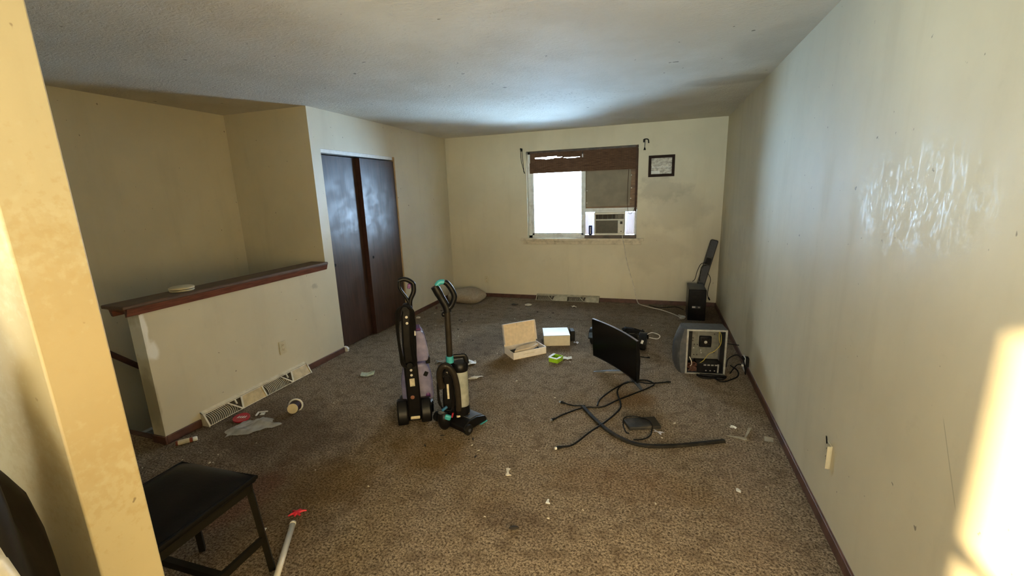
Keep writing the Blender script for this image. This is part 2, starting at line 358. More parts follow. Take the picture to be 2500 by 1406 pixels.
def clear_mat(name, col, rough, density):
    t = NT(name); t.t.nodes.remove(t.b)
    tr = t.n('ShaderNodeBsdfTransparent'); tr.inputs[0].default_value = (*col, 1)
    pr = t.n('ShaderNodeBsdfPrincipled'); pr.inputs['Base Color'].default_value = (*col, 1); pr.inputs['Roughness'].default_value = rough
    mx = t.n('ShaderNodeMixShader'); out = [n for n in t.t.nodes if n.type == 'OUTPUT_MATERIAL'][0]
    t.l(t.ramp(t.noise(14, 4), 0.3, 0.75, density * 0.8, min(1, density * 1.25)), mx.inputs[0])
    t.l(tr.outputs[0], mx.inputs[1]); t.l(pr.outputs[0], mx.inputs[2]); t.l(mx.outputs[0], out.inputs[0]); return t.m
M_tank = clear_mat('lilac_clear_plastic', (0.50, 0.47, 0.68), 0.15, 0.50)
M_bin = clear_mat('dusty_clear_bin', (0.74, 0.75, 0.70), 0.2, 0.36)
M_film = clear_mat('clear_plastic_film', (0.78, 0.76, 0.72), 0.15, 0.40)
M_strip = clear_mat('frosted_plastic_strip', (0.70, 0.64, 0.52), 0.25, 0.45)
t = NT('window_glass'); t.t.nodes.remove(t.b)
tr = t.n('ShaderNodeBsdfTransparent'); tr.inputs[0].default_value = (0.96, 0.98, 0.98, 1); gl = t.n('ShaderNodeBsdfGlossy'); gl.inputs['Roughness'].default_value = 0.02
fr = t.n('ShaderNodeFresnel'); fr.inputs[0].default_value = 1.45; mx = t.n('ShaderNodeMixShader')
t.l(fr.outputs[0], mx.inputs[0]); t.l(tr.outputs[0], mx.inputs[1]); t.l(gl.outputs[0], mx.inputs[2])
t.l(mx.outputs[0], [n for n in t.t.nodes if n.type == 'OUTPUT_MATERIAL'][0].inputs[0]); M_glass = t.m
# backlit accordion panels: thin white plastic that lets daylight through
t = NT('white_accordion_plastic'); t.t.nodes.remove(t.b)
df = t.n('ShaderNodeBsdfDiffuse'); df.inputs[0].default_value = (0.82, 0.72, 0.71, 1); tl = t.n('ShaderNodeBsdfTranslucent'); tl.inputs[0].default_value = (0.80, 0.70, 0.71, 1)
mx = t.n('ShaderNodeMixShader'); mx.inputs[0].default_value = 0.03
t.l(df.outputs[0], mx.inputs[1]); t.l(tl.outputs[0], mx.inputs[2]); t.l(mx.outputs[0], [n for n in t.t.nodes if n.type == 'OUTPUT_MATERIAL'][0].inputs[0]); M_accord = t.m
t = NT('woven_bamboo'); t.t.nodes.remove(t.b)
c = t.mix(t.ramp(t.noise(18, 4, 0.6, (0.6, 1, 14)), 0.3, 0.7), (0.065, 0.036, 0.024), (0.175, 0.105, 0.068))
df = t.n('ShaderNodeBsdfDiffuse'); tl = t.n('ShaderNodeBsdfTranslucent'); mx = t.n('ShaderNodeMixShader'); mx.inputs[0].default_value = 0.01
t.l(c, df.inputs[0]); t.l(c, tl.inputs[0]); t.l(df.outputs[0], mx.inputs[1]); t.l(tl.outputs[0], mx.inputs[2])
t.l(mx.outputs[0], [n for n in t.t.nodes if n.type == 'OUTPUT_MATERIAL'][0].inputs[0]); M_bamboo = t.m
t = NT('sepia_print')
c = t.mix(t.ramp(t.noise(22, 5, 0.65, (1, 1, 1.6)), 0.3, 0.68), (0.13, 0.11, 0.085), (0.50, 0.45, 0.37))
t.set(col=c, rough=0.3, spec=0.3); M_print = t.m

# ------------------------------------------------------------------ the room
XL, XR, D, H = -3.105, 0.80, 6.227, 2.44
XS = -4.123; YC = 3.43; YH = 1.757; T = 0.115
YD1, YD2, ZD = 3.555, 4.805, 2.075
WX1, WX2, WZ1, WZ2 = -1.825, -0.262, 0.927, 2.172
def S_(mb, name, m, **k): return struct(mb.build(name, m, **k))

b = MB()
b.box((XS, -3.0, -0.25), (XR, 1.80, 0)); b.box((XL - T, 1.80, -0.12), (XR, YC, 0)); b.box((XL - 0.75, YC, -0.12), (XR, D, 0))
S_(b, 'floor', M_carpet)
b = MB(); b.box((XS - 0.2, -3.2, H), (XR + 0.2, D + 0.2, H + 0.12)); S_(b, 'ceiling', M_ceil)
b = MB(); b.box((XR, -3.2, -0.12), (XR + 0.15, D + 0.2, H)); S_(b, 'wall_right', M_wall_right)
b = MB(); y1 = D + 0.16
b.box((XL - 0.9, D, -0.12), (WX1, y1, H)); b.box((WX2, D, -0.12), (XR, y1, H)); b.box((WX1, D, -0.12), (WX2, y1, WZ1)); b.box((WX1, D, WZ2), (WX2, y1, H))
S_(b, 'wall_back', M_wall_back)
b = MB()
b.box((XL - T, YC, 0), (XL, YD1, H)); b.box((XL - T, YD2, 0), (XL, D, H)); b.box((XL - T, YD1, ZD), (XL, YD2, H))
S_(b, 'wall_left', M_wall)
b = MB(); b.box((XL - 0.80, YC + T, 0), (XL - 0.75, D, H)); S_(b, 'wall_closet', M_wall)
b = MB(); b.box((XS, YC, -1.6), (XL - T, YC + T, H)); b.box((XL - T, YC, -1.6), (XL, YC + 0.02, -0.12)); S_(b, 'wall_stairwell_back', M_wall)
b = MB()      # unseen low opening, added to light the stairs from below
for lo, hi in (((0.589, -1.6), (2.6, H)), ((2.85, -1.6), (YC + T, H)), ((2.6, -1.6), (2.85, -1.35)), ((2.6, -0.95), (2.85, H))): b.box((XS - 0.12, lo[0], lo[1]), (XS, hi[0], hi[1]))
S_(b, 'wall_stairwell_left', M_wall)
b = MB(); b.box((XL - T, YH, -1.6), (XL, YC, 0.935)); S_(b, 'wall_half', M_wall_half)
b = MB(); b.box((XS - 0.12, 0.474, -0.12), (-1.162, 0.589, H)); S_(b, 'wall_partition', M_wall_pillar, bevel=0.004)
RX1, RX2, RZ1, RZ2 = -0.765, 0.74, 0.88, 1.93
b = MB(); y0 = -3.15
b.box((XS, y0, -0.12), (RX1, -3.0, H)); b.box((RX2, y0, -0.12), (XR, -3.0, H)); b.box((RX1, y0, -0.12), (RX2, -3.0, RZ1)); b.box((RX1, y0, RZ2), (RX2, -3.0, H))
S_(b, 'wall_rear', M_wall)
b = MB(); x0 = XS - 0.15
b.box((x0, -3.15, -0.12), (XS, -2.8, H)); b.box((x0, -1.6, -0.12), (XS, 0.474, H)); b.box((x0, -2.8, -0.12), (XS, -1.6, 0.85)); b.box((x0, -2.8, 1.95), (XS, -1.6, H))
S_(b, 'wall_dining', M_wall)
# rear windows: sash bars only what shades the sun patch
b = MB(); b.box((RX1, -3.10, 1.235), (RX2, -3.06, 1.285))
for xx in (RX1, RX2 - 0.05): b.box((xx, -3.11, RZ1), (xx + 0.05, -3.05, RZ2))
b.box((RX1, -3.11, RZ1), (RX2, -3.05, RZ1 + 0.05)); b.box((RX1, -3.11, RZ2 - 0.05), (RX2, -3.05, RZ2)); S_(b, 'window_2', M_vinyl)
b = MB(); b.box((XS - 0.1, -2.23, 0.85), (XS - 0.05, -2.17, 1.95))
for yy in (-2.8, -1.65): b.box((XS - 0.1, yy, 0.85), (XS - 0.05, yy + 0.05, 1.95))
S_(b, 'fill_window', M_vinyl)  # unseen side window, added for warm fill and bounce

# stairs going down behind the half wall
b = MB()
for i in range(7): b.box((XS, 1.80 + i * 0.235, -1.6), (XL - T, 1.80 + (i + 1) * 0.235 if i < 6 else YC, -0.195 * (i + 1)))
S_(b, 'trim_1', M_stair)
b = MB(); b.prism([(1.60, -0.36), (2.9, -0.36), (2.9, -0.30), (1.60, -0.30)], XS, XS + 0.05, 'x'); S_(b, 'trim_2', M_ledge)
b = MB(); b.box((XS, 1.775, -0.06), (XL - T, 1.815, 0.004)); S_(b, 'trim_3', M_trim)

# baseboards
bh, bt = 0.058, 0.014
def bb(name, *boxes):
    b = MB()
    for lo, hi in boxes: b.box(lo, hi)
    S_(b, name, M_trim, bevel=0.004)
bb('baseboard_right', ((XR - bt, -3.0, 0), (XR, D, bh)))
bb('baseboard_back', ((XL, D - bt, 0), (-1.70, D, bh)), ((-0.755, D - bt, 0), (XR - bt, D, bh)))
bb('baseboard_left', ((XL, YD2 + 0.02, 0), (XL + bt, D - bt, bh)))
bb('baseboard_half', ((XL, YH, 0), (XL + bt, 1.995, bh)), ((XL, 3.01, 0), (XL + bt, YD1 - 0.01, bh)), ((XL - T, YH - bt, 0), (XL + bt, YH, bh)))
bb('baseboard_partition', ((-1.9, 0.589, 0), (-1.162, 0.603, bh)), ((-1.162, 0.474, 0), (-1.148, 0.603, bh)))

# half-wall cap with moulding, a wooden rail of its own
t_ = struct(bpy.data.objects.new('trim_4', None)); COL.objects.link(t_); t_.location = (XL - T / 2, YH, 0.935)
L1 = YC - YH
b = MB(); b.box((-0.105, -0.10, 0.032), (0.100, L1 - 0.005, 0.056)); b.build('cap_board', M_captop, t_, bevel=0.006)
b = MB()
b.prism([(0.058, -0.022), (0.074, -0.018), (0.090, 0.028), (0.090, 0.0315), (0.058, 0.0315)], -0.072, L1 - 0.005, 'y')
b.prism([(-0.058, -0.022), (-0.074, -0.018), (-0.090, 0.028), (-0.090, 0.0315), (-0.058, 0.0315)], -0.072, L1 - 0.005, 'y')
b.build('side_moulding', M_cap, t_)
b = MB(); b.prism([(-0.001, -0.022), (-0.016, -0.018), (-0.085, 0.028), (-0.085, 0.0315), (-0.001, 0.0315)], -0.074, 0.074, 'x'); b.build('end_moulding', M_cap, t_)
M_det = mat('yellowed_detector_plastic', (0.62, 0.54, 0.36), 0.45, var=0.06)
t_ = thing('smoke_detector', 'round yellowed smoke detector lying on the half wall cap', 'smoke detector', (-3.185, 2.10, 0.991))
MB().lathe([(0, 0), (0.070, 0), (0.074, 0.004), (0.074, 0.010), (0.068, 0.012)], 40).build('base_plate', M_det, t_, smooth=True)
MB().lathe([(0.068, 0.0122), (0.068, 0.0165), (0, 0.0165)], 40).build('vent_ring', M_slot, t_)
MB().lathe([(0.068, 0.0167), (0.076, 0.017), (0.076, 0.026), (0.066, 0.031), (0, 0.032)], 40).build('cover', M_det, t_, smooth=True)
# stair handrail on the far stairwell wall
t_ = thing('handrail', 'dark wooden handrail sloping down the stairwell wall behind the half wall', 'handrail', (XS, 2.16, 0.345))
sl = -1.02
MB().tube([(0.05, -0.75, -0.75 * sl), (0.05, 1.1, 1.1 * sl)], 0.020, 10, (0.8, 1.1)).build('rail', M_trim, t_, smooth=True)
for q in (-0.5, 0.15, 0.8):
    MB().tube([(0.0, q, q * sl - 0.06), (0.03, q, q * sl - 0.05), (0.05, q, q * sl - 0.02)], 0.007).build('bracket', M_chairmetal, t_)

# ------------------------------------------------------------------ closet doors
t_ = struct(bpy.data.objects.new('door_1', None)); COL.objects.link(t_); t_.location = (XL, YD1, 0)
DW = YD2 - YD1
MB().box((-0.092, 0.0, 0.014), (-0.060, 0.66, ZD - 0.05)).build('door_panel', M_door, t_, bevel=0.002)
MB().box((-0.040, 0.585, 0.014), (-0.008, DW - 0.012, ZD - 0.05)).build('door_panel', M_door, t_, bevel=0.002)
MB().box((-0.058, 0.5845, 0.014), (-0.0085, 0.5848, ZD - 0.05)).build('door_edge', M_dooredge, t_)  # dark strip colours in the shade on the panel edge and gap
MB().box((-0.1, 0, ZD - 0.038), (-0.004, DW - 0.03, ZD)).build('door_track', M_white, t_, bevel=0.003)
MB().box((-0.1, DW - 0.011, 0), (0.004, DW + 0.004, ZD)).build('door_jamb', M_rawwood, t_)
for yy, xx in ((0.08, -0.060), (0.66, -0.008)):
    MB().lathe([(0.0, -0.002), (0.010, -0.002), (0.013, 0.001), (0.017, 0.001)], 16, Matrix.Translation((xx, yy, 0.92)) @ rotm(0, PI/2, 0)).build('door_pull', M_blackm, t_)

# ------------------------------------------------------------------ the window
win = struct(bpy.data.objects.new('window_1', None)); COL.objects.link(win); win.location = (0, D, 0)
b = MB(); f0, f1 = 0.075, 0.135
b.box((WX1, f0, WZ1), (WX1 + 0.055, f1, WZ2)); b.box((WX2 - 0.03, f0, WZ1), (WX2, f1, WZ2))
b.box((WX1, f0, WZ1), (WX2, f1, WZ1 + 0.04)); b.box((WX1, f0, WZ2 - 0.04), (WX2, f1, WZ2))
b.build('window_frame', M_vinyl, win, bevel=0.004)
b = MB(); mu = -1.0
for xx in (WX1 + 0.055, mu - 0.035): b.box((xx, 0.06, WZ1 + 0.04), (xx + 0.035, 0.095, WZ2 - 0.04))
for zz in (WZ1 + 0.04, WZ2 - 0.075): b.box((WX1 + 0.055, 0.06, zz), (mu, 0.095, zz + 0.035))
b.build('sash', M_vinyl, win, bevel=0.004)
b = MB(); b.box((mu, 0.045, WZ1 + 0.04), (mu + 0.028, 0.10, WZ2 - 0.04)); b.build('meeting_stile', M_vinyl, win, bevel=0.004)
b = MB(); b.box((WX1 + 0.09, 0.076, WZ1 + 0.075), (mu - 0.035, 0.080, WZ2 - 0.075)); b.build('window_pane', M_glass, win)
b = MB(); b.box((mu - 0.02, 0.040, 1.20), (mu + 0.012, 0.060, 1.27)); b.build('sash_latch', M_white, win, bevel=0.003)
b = MB(); b.box((WX1, 0.0005, WZ1 - 0.001), (WX2, 0.075, WZ1 + 0.004)); b.box((WX1 - 0.10, -0.045, WZ1 - 0.028), (WX2 + 0.10, 0.0, WZ1 + 0.004)); b.build('window_sill', M_sill, win, bevel=0.005)
b = MB(); b.box((WX1 - 0.07, -0.012, WZ1 - 0.085), (WX2 + 0.07, 0.0, WZ1 - 0.028)); b.build('sill_apron', M_sill, win, bevel=0.003)

# board filling the right half above the air conditioner
t_ = thing('window_board', 'brown stained plywood board filling the window half above the air conditioner', 'board', (-0.62, D + 0.05, 1.325))
MB().box((-0.362, 0.02, -0.004), (0.357, 0.035, 0.81)).build('board_panel', M_ply, t_)
MB().prism([(-0.345, 0.045), (0.255, 0.05), (0.262, 0.30), (0.272, 0.42), (0.255, 0.60), (-0.345, 0.60)], 0.012, 0.0195, 'y').build('cover_sheet', M_board, t_)
for x_, z_ in ((0.27, 0.46), (0.268, 0.15), (0.275, 0.29), (-0.335, 0.10), (-0.335, 0.27)):
    MB().lathe([(0, 0.003), (0.006, 0.0025), (0.008, 0)], 10, Matrix.Translation((x_, 0.0115, z_)) @ rotm(PI / 2)).build('screw', M_clip, t_)
t_ = tag(MB().box((-0.975, -0.028, 0), (-0.265, 0.055, 0.043)).build('wood_block', M_darkwood, loc=(0, D + 0.005, WZ1 + 0.0045), bevel=0.003), 'dark weathered wood strip on the sill under the air conditioner', 'wood')

# air conditioner
ax0, ax1, az0, az1 = -0.835, -0.412, 0.976, 1.295
t_ = thing('air_conditioner', 'small off-white window air conditioner set in the right half of the window', 'air conditioner', (-0.6235, D, az0))
hw = (ax1 - ax0) / 2; hh = az1 - az0
b = MB(); b.box((-hw + 0.008, 0.0, 0), (hw - 0.008, 0.34, hh)); b.build('housing', M_silver, t_)
b = MB()
def fr(x0, x1, z0, z1): b.box((x0, -0.05, z0), (x1, 0.0, z1))
fr(-hw, hw, 0, 0.03); fr(-hw, -hw + 0.02, 0.03, hh - 0.03); fr(hw - 0.02, hw, 0.03, hh - 0.03); fr(-hw, hw, hh - 0.03, hh); fr(-hw + 0.02, hw - 0.02, 0.205, 0.225); fr(hw - 0.10, hw - 0.02, 0.03, 0.205)
b.build('front_panel', M_ac, t_, bevel=0.005)
MB().box((-hw + 0.02, -0.012, 0.03), (hw - 0.1, -0.002, 0.205)).build('intake_grille', M_acgrille, t_)
b = MB()
for i in range(20): z_ = 0.036 + i * 0.0085; b.box((-hw + 0.02, -0.038, z_), (hw - 0.1, -0.013, z_ + 0.003))
b.build('grille_bars', M_acgrille, t_)
MB().box((-hw + 0.02, -0.012, 0.225), (hw - 0.02, -0.002, hh - 0.03)).build('outlet_recess', M_ventdark, t_)
for i in range(6):
    x_ = -hw + 0.03 + i * 0.065
    MB().cbox((x_ + 0.02, -0.03, 0.257), (0.003, 0.03, 0.058), rotm(0, 0, 0.5)).build('louver', M_acgrille, t_)
MB().box((hw - 0.135, -0.034, 0.23), (hw - 0.025, -0.03, 0.285)).build('outlet_flap', M_acgrille, t_)
MB().box((hw - 0.068, -0.053, 0.155), (hw - 0.036, -0.0495, 0.192)).build('display', M_slot, t_)
MB().lathe([(0.009, 0), (0.009, 0.004), (0, 0.005)], 14, Matrix.Translation((hw - 0.053, -0.0495, 0.055)) @ rotm(PI / 2)).build('button', M_acgrille, t_)
for i in range(5): MB().box((hw - 0.074 + i * 0.010, -0.0515, 0.100), (hw - 0.068 + i * 0.010, -0.0495, 0.106)).build('key', M_clip, t_)
for x0, x1 in ((-0.976 + 0.6235, -hw + 0.002), (hw - 0.002, -0.288 + 0.6235)):
    b = MB(); n = 16
    b.grid(n, 1, lambda u, v, x0=x0, x1=x1: (x0 + (x1 - x0) * u, 0.045 + (0.006 if round(u * n) % 2 else 0), 0.006 + v * (hh - 0.016)))
    b.build('side_curtain', M_accord, t_)
b = MB(); b.box((-0.362, 0.036, hh), (0.352, 0.062, hh + 0.055)); b.box((-hw, -0.02, hh + 0.0005), (hw, 0.03, hh + 0.022)); b.box((0.330, 0.046, 0), (0.352, 0.074, hh)); b.box((-0.362, 0.03, 0), (-0.349, 0.06, hh)); b.build('mounting_rail', M_vinyl, t_)
MB().tube(spline([(0.175, -0.03, 0.0), (0.18, -0.055, -0.03), (0.186, -0.058, -0.065), (0.204, -0.02, -0.15), (0.23, -0.012, -0.30), (0.279, -0.012, -0.50), (0.334, -0.013, -0.675), (0.385, -0.016, -0.88), (0.42, -0.03, -0.968), (0.50, -0.14, -0.969), (0.62, -0.25, -0.969), (0.72, -0.32, -0.969), (0.87, -0.50, -0.969), (0.945, -0.64, -0.969)], 6), 0.0055, 8).build('power_cord', M_wirew, t_, smooth=True)
t_ = thing('extension_plug', 'white plug end on the carpet beside the standing black computer tower', 'plug', (0.345, 5.555, 0), 0.6)
MB().box((-0.028, -0.018, 0), (0.028, 0.018, 0.03)).build('plug_body', M_wirew, t_, bevel=0.006)
MB().tube(spline([(0.028, 0, 0.014), (0.06, 0.02, 0.006), (0.08, 0.07, 0.006), (0.05, 0.14, 0.006)]), 0.005, 8).build('cord', M_wirew, t_, smooth=True)
# drink can
t_ = thing('drink_can', 'dark blue drink can standing left of the air conditioner', 'can', (-0.895, D + 0.012, WZ1 + 0.048))
MB().lathe([(0.018, 0), (0.026, 0.006), (0.026, 0.125), (0.021, 0.136)], 24).build('can_body', M_can, t_, smooth=True)
MB().lathe([(0.021, 0.136), (0.021, 0.139), (0.0, 0.137)], 24).build('can_lid', M_canend, t_)
b = MB()
for i in range(6): b.box((-0.004, -0.0268, 0.022 + i * 0.016), (0.008 + 0.003 * (i % 2), -0.0258, 0.031 + i * 0.016))
b.build('logo_print', M_paper, t_)

# bamboo roman shade
t_ = thing('bamboo_shade', 'woven brown bamboo shade rolled up at the top of the window', 'window shade', (0, D + 0.03, 0))
bx0, bx1 = -1.775, -0.285
rows = 0
b = MB(); z = 2.165
while z > 1.985:
    gap = 2.055 < z < 2.095
    if gap:
        k = int((2.095 - z) / 0.0060)
        opens = {1: [(-1.52, -1.38)], 2: [(-1.70, -1.44)], 3: [(-1.70, -1.56), (-1.46, -1.30)], 4: [(-1.70, -1.32)], 5: [(-1.60, -1.42), (-1.28, -1.05)], 6: [(-1.55, -1.48), (-1.24, -1.10)]}.get(k, [])
        opens = opens + [(-1.022, -1.004)]
        segs = []; x = bx0
        for a_, b_ in opens: segs.append((x, a_)); x = b_
        segs.append((x, bx1))
    else: segs = [(bx0, bx1)] if z > 2.135 or z < 2.055 else [(bx0, -1.022), (-1.004, bx1)]
    for s0, s1 in segs:
        j = random.uniform(-0.0007, 0.0007); b.cbox(((s0 + s1) / 2, 0.0 + j, z), (s1 - s0, 0.0022, 0.0066), rotm(0, random.uniform(-0.0003, 0.0003), 0))
    z -= 0.0060
b.build('upper_weave', M_bamboo, t_)
b = MB(); z = 2.005
while z > 1.862:
    j = random.uniform(-0.0008, 0.0008); b.cbox(((bx0 + bx1) / 2, -0.014 + j, z), (bx1 - bx0 + 0.006, 0.0022, 0.0068), rotm(0, random.uniform(-0.0003, 0.0003), 0)); z -= 0.0060
b.build('lower_fold', M_bamboo, t_)
M_thread = mat('dark_shade_thread', (0.08, 0.04, 0.025), 0.8)
b = MB()
for i in range(48):
    x = bx0 + 0.015 + i * (bx1 - bx0 - 0.03) / 47
    b.box((x, -0.0035, 1.99), (x + 0.003, -0.0014, 2.165)); b.box((x, -0.0178, 1.862), (x + 0.003, -0.0154, 2.008))
b.build('weave_threads', M_thread, t_)
MB().box((bx0, -0.002, 2.145), (bx1, 0.024, 2.1715)).build('head_rail', M_darkwood, t_)
MB().tube(spline([(bx1 + 0.02, -0.032, 2.13), (bx1 + 0.018, -0.045, 1.7), (bx1 - 0.005, -0.05, 1.36), (bx1 - 0.06, -0.055, 1.27), (bx1 - 0.10, -0.055, 1.33), (bx1 - 0.105, -0.05, 1.6), (bx1 - 0.10, -0.03, 1.86)], 6), 0.003, 6).build('pull_cord', M_thread, t_)
MB().box((bx1 - 0.01, -0.028, 1.30), (bx1 + 0.012, -0.005, 2.165)).build('side_strip', M_thread, t_)

# curtain rod brackets
for nm, x_, z_, lab, big in (('curtain_bracket', -1.89, 2.20, 'small black curtain bracket left of the window with two hanging cords', 0), ('curtain_bracket', -0.195, 2.215, 'black curtain hook right of the window with a hanging cord pull', 1)):
    t_ = thing(nm, lab, 'curtain bracket', (x_, D, z_))
    MB().box((-0.014, -0.012, -0.02), (0.014, 0, 0.02)).build('mounting_plate', M_blackm, t_, bevel=0.002)
    MB().tube(spline([(0, -0.012, 0), (0, -0.05, 0.006), (0.01, -0.075, 0.012), (0.02 + 0.03 * big, -0.08, 0.005), (0.025 + 0.035 * big, -0.08, -0.02 - 0.02 * big)]), 0.007, 8).build('hook', M_blackm, t_, smooth=True)
    if big:
        MB().tube(spline([(0.012, -0.07, 0.0), (0.011, -0.06, -0.05), (0.010, -0.055, -0.10)]), 0.004, 6).build('cord', M_midgrey, t_)
        MB().lathe([(0.005, 0.03), (0.009, 0.02), (0.016, -0.004), (0.0, -0.004)], 12, Matrix.Translation((0.010, -0.055, -0.118))).build('cord_pull', M_blackm, t_)
    else:
        for dx in (-0.008, 0.010):
            MB().tube(spline([(dx, -0.016, -0.01), (dx * 1.4 + 0.006, -0.012, -0.15), (0.03, -0.01, -0.30)]), 0.0035, 6).build('cord', M_rubber, t_)
        MB().tube([(0.026, -0.012, -0.29), (0.042, -0.012, -0.33)], 0.006, 8).build('cord_knot', M_rubber, t_)

# framed print
t_ = thing('picture_frame', 'dark brown framed sepia print hanging right of the window', 'picture', (0.033, D, 1.883))
fw, fh, bw = 0.328, 0.275, 0.036
b = MB()
b.box((-fw/2, -0.02, -fh/2), (-fw/2 + bw, -0.002, fh/2)); b.box((fw/2 - bw, -0.02, -fh/2), (fw/2, -0.002, fh/2)); b.box((-fw/2 + bw, -0.02, -fh/2), (fw/2 - bw, -0.002, -fh/2 + bw)); b.box((-fw/2 + bw, -0.02, fh/2 - bw), (fw/2 - bw, -0.002, fh/2))
b.build('frame', M_frame, t_)
MB().box((-fw/2 + bw, -0.008, -fh/2 + bw), (fw/2 - bw, -0.003, fh/2 - bw)).build('print', M_print, t_)
MB().box((-fw/2 + bw, -0.0095, -fh/2 + bw), (-0.02, -0.0081, -fh/2 + bw + 0.042)).build('caption_card', M_paper, t_)
text_mesh('lettering', 'Barton-Checker', 0.036, M_paper, t_, Matrix.Translation((0, -0.0095, -0.012)) @ rotm(PI / 2))

# outlets
def outlet(loc, rz, lab, loose=0.0):
    t_ = thing('wall_outlet', lab, 'outlet', loc, rz)      # local -y faces the room
    MB().box((-0.036, -0.006, -0.058), (0.036, 0, 0.058)).build('cover_plate', M_outlet, t_, bevel=0.002)
    for z_ in (-0.02, 0.02):
        MB().lathe([(0.0155, 0), (0.0155, 0.0025), (0, 0.0025)], 16, Matrix.Translation((0, -0.006, z_)) @ rotm(PI / 2)).build('socket', M_cream, t_)
        b = MB()
        for x_ in (-0.006, 0.006): b.box((x_ - 0.0013, -0.0092, z_ - 0.002), (x_ + 0.0013, -0.0086, z_ + 0.007))
        b.box((-0.002, -0.0092, z_ - 0.010), (0.002, -0.0086, z_ - 0.006)); b.build('slots', M_slot, t_)
    return t_
outlet((XL + 0.0, 2.789, 0.325), PI / 2, 'yellowed duplex outlet on the half wall above the long floor vent')
outlet((-2.52, D, 0.275), 0, 'yellowed duplex outlet low on the back wall left of the window')
o_ = outlet((XR, 2.16, 0.355), -PI / 2, 'loose yellowed outlet near the front end of the right wall')
MB().tube([(0.0, -0.012, 0.052), (0.012, -0.022, 0.095)], 0.003, 6).build('bent_wire', M_rubber, o_)
MB().box((0.030, -0.02, -0.058), (0.036, -0.006, 0.055)).build('raised_edge', M_outlet, o_)
# cable outlet by the open computer case
t_ = thing('cable_outlet', 'white low cable plate on the right wall beside the opened computer case', 'outlet', (XR, 3.97, 0.085), -PI / 2)
MB().box((-0.04, -0.035, -0.065), (0.04, -0.030, 0.062)).build('cover_plate', M_white, t_, bevel=0.002)
MB().box((-0.03, -0.030, -0.05), (0.03, 0, 0.05)).build('outlet_box', M_blackm, t_)
MB().tube(spline([(0.01, -0.03, 0.03), (0.05, -0.06, 0.075), (0.06, -0.045, 0.02), (0.06, -0.03, -0.05), (0.075, -0.03, -0.078)]), 0.006, 8).build('cable', M_rubber, t_, smooth=True)
MB().tube(spline([(-0.0, -0.035, 0.02), (-0.02, -0.09, 0.06), (-0.06, -0.15, 0.0), (-0.04, -0.165, -0.07)]), 0.005, 8).build('cable', M_rubber, t_, smooth=True)
MB().tube(spline([(0.01, -0.035, -0.02), (0.0, -0.08, -0.02), (0.04, -0.12, -0.05), (0.08, -0.15, -0.078)]), 0.005, 8).build('cable', M_rubber, t_, smooth=True)
MB().cbox((0.01, -0.045, -0.02), (0.02, 0.02, 0.016)).build('plug', M_clip, t_, bevel=0.002)
tag(MB().tube(spline([(0.0, 0, 0), (-0.06, -0.0, 0.004), (-0.10, 0.02, 0.0)]), 0.004, 6).build('cable_stub', M_rubber, loc=(XR - 0.003, 4.42, 0.09)), 'short black cable stub sticking out of right wall behind the open case', 'cable')

